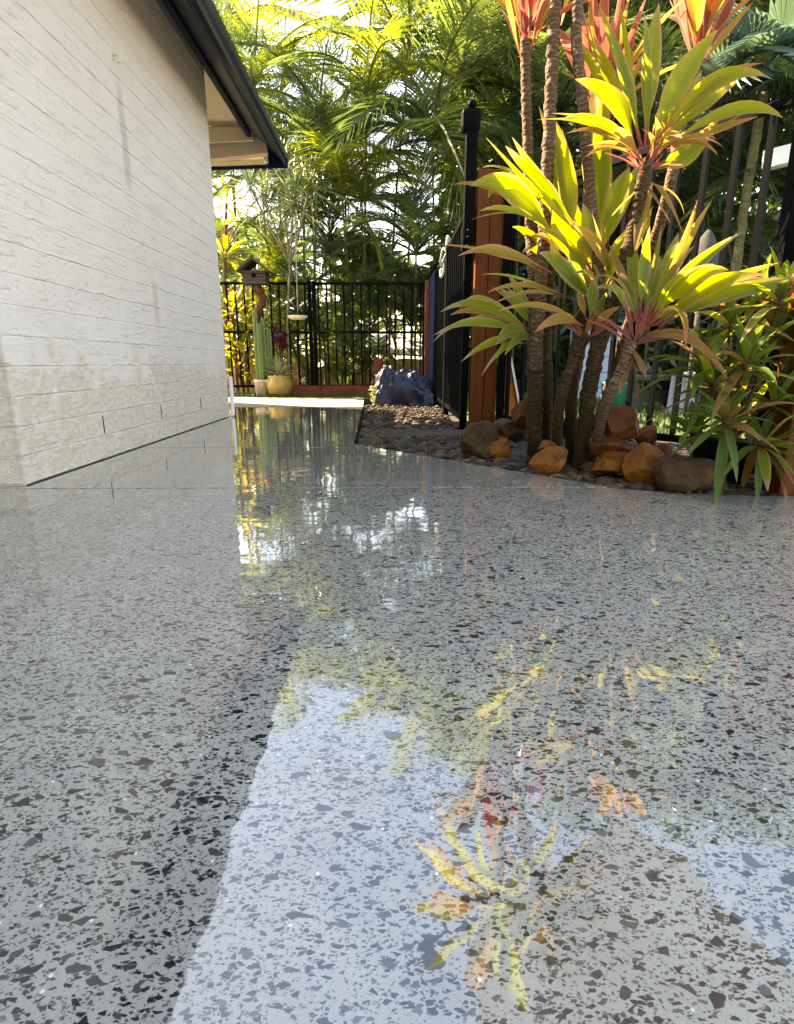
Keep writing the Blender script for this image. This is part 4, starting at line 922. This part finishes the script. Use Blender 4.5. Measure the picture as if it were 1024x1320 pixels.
for i in range(4):
    z0 = zb + (zt - zb) * i / 4; box('wall_board', bb.x - w_, bb.x + w_, bY - .13 + .004 * (i % 2), bY + .13, z0 + .002, zb + (zt - zb) * (i + 1) / 4 - .002, M['weathered'], bh, .003)
for s in (-1, 1): beam('roof_board', (bb.x + s * w_ * 1.35, bY, zt - .02), (bb.x + s * .012, bY, zr), .42, .025, M['weathered'], bh, .003, up=Vector((0, 0, 1)))
lathe('entry_hole', [(.03, 0), (.03, .004)], M['black'], bh, 16, (0, 0, 0)).matrix_world = Matrix.Translation((bb.x, bY - .131, (zb + zt) / 2 + .02)) @ Matrix.Rotation(R(90), 4, 'X')
pz0 = [P(338, 500, bY), P(336, 440, bY), P(331, 410, bY), P(338, 385, bY), P(331, 368, bY)]; pz0[0].z = -.05
stem(bh, pz0, .07, .085, 'driftwood', 8, .25, 'post')
fd = thing('bird_feeder', 'pale dish bird feeder hanging on a white rope before the far fence', 'bird feeder')
fY = 8.05; fc = P(384, 409, fY)
lathe('dish', [(.02, -.03), (.09, -.025), (.13, .0), (.135, .02), (.12, .02), (.08, .002), (.01, -.002)], M['cream'], fd, 24, fc)
tube('rope', [fc + Vector((0, 0, .0)), P(383, 370, fY), P(381, 300, fY), P(379, 262, fY)], .005, M['rope'], fd, 6)

# ------------------------------------------------------------------ palms
def frond_mesh(L, n, ll, droop, mat, vang=35, wid=.035, seed=0, name='frond', side=1.0):
    r = random.Random(seed); V = []; Fc = []
    path = [Vector((L * t * (1 - .12 * droop * t), 0, L * (.30 * t - droop * t ** 2.1) )) for t in (i / n for i in range(n + 1))]
    # rachis
    v, f, _ = tube_data(path[::2] + ([path[-1]] if n % 2 else []), [.012 * (1 - .8 * i / (n / 2)) + .002 for i in range(len(path[::2]) + (1 if n % 2 else 0))], 4)
    V += v; Fc += f
    for i in range(2, n + 1):
        t = i / n; p = path[i]; tan = (path[min(i + 1, n)] - path[i - 1]).normalized()
        l = ll * (math.sin(math.pi * min(1, .10 + t * .86)) ** .6) * r.uniform(.85, 1.1)
        sp = 1.1 - .65 * t
        for s in (-1, 1):
            if r.random() < .04: continue
            d_ = (tan * math.cos(sp) + Vector((0, s, 0)) * math.sin(sp) * math.cos(R(vang)) + Vector((0, 0, 1)) * math.sin(sp) * math.sin(R(vang)))
            d_ = (d_ + Vector((r.uniform(-.1, .1), r.uniform(-.1, .1), r.uniform(-.12, .08)))).normalized()
            w = wid * r.uniform(.75, 1.15)
            sd = d_.cross(Vector((0, s * .4, 1))).normalized() * w / 2
            m_ = p + d_ * l * .5 - Vector((0, 0, .04 * l)); e = p + d_ * l - Vector((0, 0, l * r.uniform(.2, .45)))
            b = len(V); V += [p - sd * .4, p + sd * .4, m_ + sd, m_ - sd, e]; Fc += [(b, b + 1, b + 2, b + 3), (b + 3, b + 2, b + 4)]
    return mesh(name, V, Fc, M[mat], smooth=False)
FR = {}
for mi, mt in enumerate(('fr_dark', 'fr_mid', 'fr_lit', 'fr_dry')):
    FR[mt] = [frond_mesh(1.0, 46, .38, dr, mt, va, .0125, 10 * mi + k_) for k_, (dr, va) in enumerate(((.55, 35), (.8, 28), (.35, 42), (1.0, 15)))]
def palm(label, stems, mats, flen, nf, cat='palm', name='palm', crad=.028, group='palms beyond the fences', seedv=0, e0=5, e1=82, caney=True):
    r = random.Random(seedv + 100); t = thing(name, label, cat, group)
    for (x, y, h, lx, ly) in stems:
        top = Vector((x + lx, y + ly, h)); mid = Vector((x + lx * .35, y + ly * .35, h * .55))
        stem(t, [Vector((x, y, -.12)), mid, top], crad, crad * .75, 'cane', 9, .06, 'trunk', 8)
        for i in range(nf):
            u = (i + .5) / nf; az = i * 2.39996 + r.uniform(-.3, .3); el = R(e0 + (e1 - e0) * u + r.uniform(-8, 8))
            m = r.choice(FR[r.choice(mats)]); s = flen * r.uniform(.8, 1.12) * (1 - .15 * u)
            put('frond', m, t, top + Vector((0, 0, .05 * u)), (r.uniform(-.35, .35), -el + .28, az), (s, s, s))
    return t
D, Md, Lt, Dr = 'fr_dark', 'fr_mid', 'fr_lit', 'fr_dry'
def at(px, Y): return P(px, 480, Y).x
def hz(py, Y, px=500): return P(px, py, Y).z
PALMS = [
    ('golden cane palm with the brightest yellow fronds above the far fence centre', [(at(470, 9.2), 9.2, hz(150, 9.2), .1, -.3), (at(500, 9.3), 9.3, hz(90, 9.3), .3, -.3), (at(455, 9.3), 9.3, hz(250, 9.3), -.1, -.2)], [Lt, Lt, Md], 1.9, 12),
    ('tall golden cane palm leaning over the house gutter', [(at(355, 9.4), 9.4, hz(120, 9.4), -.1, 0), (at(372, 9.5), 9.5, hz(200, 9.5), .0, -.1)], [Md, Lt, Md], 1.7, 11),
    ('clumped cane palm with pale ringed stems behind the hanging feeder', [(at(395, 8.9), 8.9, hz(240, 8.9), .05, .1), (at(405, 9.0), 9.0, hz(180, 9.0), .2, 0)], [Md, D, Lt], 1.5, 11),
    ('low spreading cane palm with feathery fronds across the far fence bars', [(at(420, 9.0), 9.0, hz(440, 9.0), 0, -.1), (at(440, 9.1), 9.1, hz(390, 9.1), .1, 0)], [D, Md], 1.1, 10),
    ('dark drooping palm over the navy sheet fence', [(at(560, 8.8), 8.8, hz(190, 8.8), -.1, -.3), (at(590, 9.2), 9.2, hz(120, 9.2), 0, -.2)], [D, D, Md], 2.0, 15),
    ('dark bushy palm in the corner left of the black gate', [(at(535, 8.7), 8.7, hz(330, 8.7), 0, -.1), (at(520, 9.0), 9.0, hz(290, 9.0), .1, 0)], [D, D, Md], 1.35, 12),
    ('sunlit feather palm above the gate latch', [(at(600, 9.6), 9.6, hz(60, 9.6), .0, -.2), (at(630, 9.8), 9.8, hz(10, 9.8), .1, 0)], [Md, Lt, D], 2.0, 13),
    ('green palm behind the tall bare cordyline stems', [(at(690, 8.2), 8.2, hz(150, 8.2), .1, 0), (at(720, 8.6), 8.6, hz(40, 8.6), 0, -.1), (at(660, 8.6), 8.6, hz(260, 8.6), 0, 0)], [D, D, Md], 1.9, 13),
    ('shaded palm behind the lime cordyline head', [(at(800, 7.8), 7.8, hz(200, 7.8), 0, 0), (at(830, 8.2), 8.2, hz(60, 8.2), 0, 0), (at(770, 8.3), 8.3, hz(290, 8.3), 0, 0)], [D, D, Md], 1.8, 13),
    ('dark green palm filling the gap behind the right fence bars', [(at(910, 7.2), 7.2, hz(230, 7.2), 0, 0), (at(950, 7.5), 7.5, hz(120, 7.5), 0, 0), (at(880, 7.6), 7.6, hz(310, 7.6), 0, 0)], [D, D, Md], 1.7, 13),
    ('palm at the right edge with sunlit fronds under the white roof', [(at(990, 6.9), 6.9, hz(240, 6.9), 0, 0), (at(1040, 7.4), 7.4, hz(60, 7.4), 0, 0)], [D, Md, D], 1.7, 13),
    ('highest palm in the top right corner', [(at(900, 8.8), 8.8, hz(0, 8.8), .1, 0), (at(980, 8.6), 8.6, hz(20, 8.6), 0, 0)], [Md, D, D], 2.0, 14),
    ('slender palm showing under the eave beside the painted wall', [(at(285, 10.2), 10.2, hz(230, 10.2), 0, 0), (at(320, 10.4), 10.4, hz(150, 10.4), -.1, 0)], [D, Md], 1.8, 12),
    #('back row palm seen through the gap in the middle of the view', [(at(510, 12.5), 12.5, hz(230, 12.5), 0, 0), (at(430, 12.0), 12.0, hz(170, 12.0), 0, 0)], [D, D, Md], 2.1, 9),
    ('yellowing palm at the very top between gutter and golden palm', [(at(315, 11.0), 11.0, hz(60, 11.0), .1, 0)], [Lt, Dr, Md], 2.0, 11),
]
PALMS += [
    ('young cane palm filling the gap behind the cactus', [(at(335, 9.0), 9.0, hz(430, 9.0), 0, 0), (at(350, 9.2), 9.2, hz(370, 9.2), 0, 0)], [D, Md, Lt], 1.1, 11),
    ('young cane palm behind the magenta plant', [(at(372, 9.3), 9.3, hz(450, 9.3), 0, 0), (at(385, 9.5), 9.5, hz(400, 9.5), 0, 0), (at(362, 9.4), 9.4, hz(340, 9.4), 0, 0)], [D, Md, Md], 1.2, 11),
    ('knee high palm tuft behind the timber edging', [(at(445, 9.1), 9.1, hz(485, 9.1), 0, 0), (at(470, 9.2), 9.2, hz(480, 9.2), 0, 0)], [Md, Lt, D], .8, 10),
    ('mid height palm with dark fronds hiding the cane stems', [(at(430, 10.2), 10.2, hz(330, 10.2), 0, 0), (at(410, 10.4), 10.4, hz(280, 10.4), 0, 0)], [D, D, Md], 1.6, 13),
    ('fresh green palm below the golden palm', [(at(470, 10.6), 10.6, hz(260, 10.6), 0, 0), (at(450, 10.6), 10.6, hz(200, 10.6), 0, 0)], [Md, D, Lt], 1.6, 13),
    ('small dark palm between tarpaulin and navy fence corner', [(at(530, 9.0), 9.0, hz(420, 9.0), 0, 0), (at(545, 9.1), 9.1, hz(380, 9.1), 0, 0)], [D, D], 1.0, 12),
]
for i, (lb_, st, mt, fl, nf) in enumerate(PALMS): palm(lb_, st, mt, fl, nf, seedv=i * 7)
# fan palm top right
def fan_mesh(n, L, seed):
    r = random.Random(seed); V = []; Fc = []
    for i in range(n):
        a = R(-125 + 250 * i / (n - 1)); l = L * (1 - .22 * abs(a) / 2.2) * r.uniform(.92, 1.05); d_ = Vector((math.cos(a), math.sin(a), .08)); s = Vector((-math.sin(a), math.cos(a), 0)) * L * .04
        b = len(V); V += [Vector((0, 0, 0)), d_ * l * .55 + s, d_ * l * .55 + Vector((0, 0, .03)), d_ * l * .55 - s, d_ * l - Vector((0, 0, l * .18))]; Fc += [(b, b + 1, b + 2), (b, b + 2, b + 3), (b + 1, b + 4, b + 2), (b + 2, b + 4, b + 3)]
    return mesh('frond', V, Fc, M['fr_blue'], smooth=False)
fp = thing('fan_palm', 'blue green fan palm behind the lime cordyline head at the top right', 'palm')
fx = P(985, 120, 6.2); stem(fp, [(fx.x, 6.2, -.12), (fx.x - .03, 6.2, fx.z * .6), (fx.x, 6.2, fx.z)], .07, .06, 'cane', 10, .1)
fms = [fan_mesh(26, .62, k_) for k_ in range(3)]
for i in range(16):
    az = i * 2.4; el = R(-10 + 80 * i / 16); dv = Vector((math.cos(az) * math.cos(el), math.sin(az) * math.cos(el), math.sin(el)))
    put('frond', random.choice(fms), fp, fx + dv * .45, (random.uniform(-.5, .5), -el + .5, az))
# background cordylines at the left, spiky dracaena
for lb_, px, tops in (('reddish leaved cordyline tucked against the painted wall corner', 296, [(292, 262), (290, 330)]), ('bright green cordyline at the foot of the wall corner', 305, [(300, 405), (312, 455)]), ('yellow green cordyline between wall corner and birdhouse', 318, [(318, 400), (322, 440)]), ('dusky low cordyline left of the pink pot', 312, [(306, 480), (300, 440)])):
    Yq = random.uniform(8.3, 9.0); t = thing('cordyline', lb_, 'cordyline', 'garden cordylines beside the wall corner')
    for (a, b) in tops:
        e = P(a, b, Yq); stem(t, [Vector((P(px, 480, Yq).x, Yq, -.12)), Vector((P(px, 480, Yq).x, Yq, e.z * .5)), e], .035, .028, 'wtrunk', 8)
        rosette(t, e, 20, .62, .075, ['limegreen', 'bronze', 'deep', 'lime'], -20, 80, .4, seg=6)
dr = thing('dracaena_tree', 'pale stemmed spiky dracaena with grey green heads under the eave', 'tree')
Yd = 8.0
base = Vector((P(370, 480, Yd).x, 8.25, -.1)); fk = P(374, 335, 8.2)
stem(dr, [base, P(371, 420, 8.22), fk], .022, .019, 'pale', 8, .05)
for a, b in ((342, 258), (378, 262), (400, 240), (322, 240), (362, 225)):
    e = P(a, b, Yd + random.uniform(-.25, .25)); stem(dr, [fk - Vector((0, 0, .05)), (fk + e) / 2 + Vector((0, 0, -.05)), e], .022, .017, 'pale', 6, .05, 'branch')
    rosette(dr, e, 46, .55, .026, ['spike'], -35, 85, .3, prof='strap', seg=4)
mg = thing('magenta_cordyline', 'small magenta leaved plant between cactus and feeder', 'plant')
e = P(362, 440, 8.2); tube('stem', [(e.x, 8.2, -.1), e], .015, M['wtrunk'], mg, 6); clump('foliage', e, (.08, .08, .16), 34, .12, 'magenta', mg, seed=9)

# ------------------------------------------------------------------ far foliage masses
def far_mass():
    V = []; Fc = []; r = random.Random(5)
    def patch(x0, x1, y0, y1, z0, z1, n, s0, thr, off):
        for _ in range(n):
            p = Vector((r.uniform(x0, x1), r.uniform(y0, y1), r.uniform(z0, z1)))
            if mnoise.noise(p * .8 + Vector((off, 0, 0))) + .4 * mnoise.noise(p * 2.3) < thr: continue
            a = Vector((r.gauss(0, 1), r.gauss(0, .6), r.gauss(-.5, .8))).normalized(); b = a.cross(Vector((r.gauss(0, .4), 1, r.gauss(0, .4)))).normalized(); s = s0 * r.uniform(.6, 1.5)
            q = len(V); V.extend([p, p + a * s * .5 + b * s * .13, p + a * s, p + a * s * .5 - b * s * .13]); Fc.append((q, q + 1, q + 2, q + 3))
    patch(-6, -1.6, 12, 14, -.1, 3.4, 9000, .30, -.1, 3)
    patch(.9, 3, 9.5, 11.5, -.1, 7.5, 16000, .30, -.12, 7)
    patch(3, 11, 8.8, 11, -.1, 8.5, 44000, .28, -.28, 11)
    patch(2.2, 8.5, 8.4, 9.6, -.1, 2.3, 16000, .26, -.4, 15)
    patch(-1.3, .9, 10.2, 11.2, .6, 2.6, 3500, .26, .0, 19)
    o = obj('far_trees', V, Fc, M['far'], smooth=False); stuff(o); o['label'] = 'dense mass of distant dark foliage behind the palms'
far_mass()

# ------------------------------------------------------------------ beyond the back fence
ns = thing('neighbour_shed', 'sunlit white sloping shed roof glimpsed through the far fence', 'shed')
r0, r1 = P(455, 400, 12), P(560, 400, 12)
sheet('roof', [(r0.x - .5, 10.4, P(480, 452, 10.4).z), (r1.x + .1, 10.4, P(540, 462, 10.4).z), (r1.x + .1, 12.6, P(540, 400, 12.6).z), (r0.x - .5, 12.6, P(480, 398, 12.6).z)], .04, M['white'], ns)
box('shed_wall', r0.x - .4, r1.x, 10.6, 12.3, -.1, .5, M['white'], ns)
pf = thing('paling_fence', 'honey brown timber paling fence behind the far black bars', 'fence')
pm = mesh('paling', box_v(-.058, .058, -.01, .01, -.1, .52), BOXF, M['fencewood'], smooth=False)
x = -3.4; i = 0
while x < .75:
    o = put('paling', pm, pf, (x, 9.95 + .004 * (i % 2), 0), None, (1, 1, random.uniform(.92, 1.05))); x += .124; i += 1
beam('fence_rail', (-3.4, 9.985, .3), (.72, 9.985, .3), .04, .07, M['fencewood'], pf)
# ------------------------------------------------------------------ beyond the right fence
bw = thing('garden_shed', 'pale blue grey shed wall glimpsed between the cordyline trunks', 'shed')
s0, s1 = P(735, 480, 7.4), P(800, 480, 7.4)
for i in range(5): box('wall_board', s0.x, s1.x, 7.4 + .003 * (i % 2), 7.5, -.05 + i * .19, -.05 + (i + 1) * .19 - .006, M['bluewall'], bw, .004)
sheet('roof', [(s0.x - .08, 7.3, .93), (s1.x + .08, 7.3, .93), (s1.x + .08, 7.9, 1.02), (s0.x - .08, 7.9, 1.02)], .03, M['rooftile'], bw)
pl = thing('leaning_plank', 'orange plank with a painted sunlit edge leaning behind the fence by the post', 'plank')
l0, l1 = P(664, 546, 4.9), P(646, 452, 4.7)
beam('plank', l0, l1, .08, .10, M['orange'], pl, .004, up=Vector((0, 1, 0))); beam('plank_sunlit_edge', l0 + Vector((.055, -.02, 0)), l1 + Vector((.055, -.02, 0)), .016, .10, M['white'], pl, up=Vector((0, 1, 0)))  # white strip paints the sun catching the plank's edge
bn = thing('wheelie_tub', 'teal plastic tub standing on the lawn behind the trunks', 'tub')
t0 = P(795, 528, 5.6)
lathe('tub', [(.13, -.01), (.16, .24), (.175, .245), (.178, .27), (.16, .27), (.12, .02)], M['teal'], bn, 24, (t0.x, 5.6, 0))
tb = thing('stone_table', 'low dark stone table on the lawn behind the fence', 'table')
t1 = P(838, 529, 5.5); xx = t1.x
box('table_top', xx - .26, xx + .30, 5.35, 5.75, .285, .335, M['stone'], tb, .012)
for s in (-.20, .22): box('leg', xx + s - .05, xx + s + .05, 5.42, 5.68, -.02, .284, M['stone'], tb, .01)
box('stretcher', xx - .149, xx + .169, 5.5, 5.6, .08, .2, M['weathered'], tb, .006)
tw = thing('towel', 'white patterned towel draped over the right end of the stone table', 'towel')
V = []; Fc = []
for i in range(15):
    u = i / 14
    for k_ in range(11):
        w = k_ / 10; y = 5.33 - .018 - .012 * math.sin(u * 17 + w * 3) - .03 * (1 - w) ** 2; V.append((xx + .08 + u * .22 + .06 * (1 - w) * (u - .5), y, .005 + w * .36))
    V.append((xx + .08 + u * .22, 5.50, .345))
for i in range(14):
    for k_ in range(11): a_ = i * 12 + k_; Fc.append((a_, a_ + 12, a_ + 13, a_ + 1))
obj('towel_cloth', V, Fc, M['cloth'], tw)
cup = thing('garden_jars', 'row of small dark jars standing on the stone table', 'jars')
for i in range(4): lathe('jar', [(.022, 0), (.03, .015), (.03, .05), (.02, .06), (.022, .07)], M['stone'], cup, 14, (xx - .2 + i * .075, 5.48, .3355))
np_ = thing('pool_pole', 'navy blue pole with white foot standing on the lawn by the towel', 'pole')
q = P(902, 540, 4.6); tube('pole', [(q.x, 4.6, .08), (q.x, 4.6, .62)], .026, M['screen'], np_, 12); tube('pole_foot', [(q.x - .01, 4.6, -.02), (q.x, 4.6, .078)], .03, M['white'], np_, 12)
um = thing('folded_parasol', 'folded grey parasol pointing up behind the right fence bars', 'parasol')
u0 = P(914, 296, 4.9); ux = u0.x
lathe('canopy', [(.13, -.42), (.15, -.36), (.10, -.18), (.05, -.05), (.012, .0)], M['stone'], um, 9, (ux, 4.9, u0.z)); tube('pole', [(ux, 4.9, -.05), (ux, 4.9, u0.z - .40)], .02, M['stone'], um, 10)
nh = thing('neighbour_house', 'white eave end and wall of a neighbouring house at the right edge', 'house')
h0 = P(1000, 190, 6.0)
beam('fascia_board', P(984, 208, 6.0), P(1090, 182, 5.6), .12, .16, M['white'], nh, .01); 
w0 = P(1085, 200, 5.7); box('wall', w0.x + .25, w0.x + 1.8, 5.3, 6.6, -.05, w0.z - .1, M['cream'], nh)
pa = struct(box('paving', P(915, 600, 3).x + .35, 4.6, 2.75, 3.04, -.09, -.004, M['sunslab']))

# ------------------------------------------------------------------ shade sail overhead (mirrored in the floor)
sa = thing('shade_sail', 'dark shade sail stretched overhead, mirrored in the polished floor', 'shade sail')
cor = [Vector((1.82, 3.72, 3.0)), Vector((2.78, 1.72, 3.05)), Vector((.38, 1.55, 3.0)), Vector((.50, 2.6, 3.02))]
V = []; Fc = []; nn = 14
for i in range(nn + 1):
    for k_ in range(nn + 1):
        u, w = i / nn, k_ / nn; p = cor[0] * (1 - u) * (1 - w) + cor[1] * u * (1 - w) + cor[2] * u * w + cor[3] * (1 - u) * w
        p.z += .12 * math.sin(math.pi * u) * math.sin(math.pi * w); V.append(p)
for i in range(nn):
    for k_ in range(nn): a_ = i * (nn + 1) + k_; Fc.append((a_, a_ + nn + 1, a_ + nn + 2, a_ + 1))
obj('sail_cloth', V, Fc, M['sail'], sa)
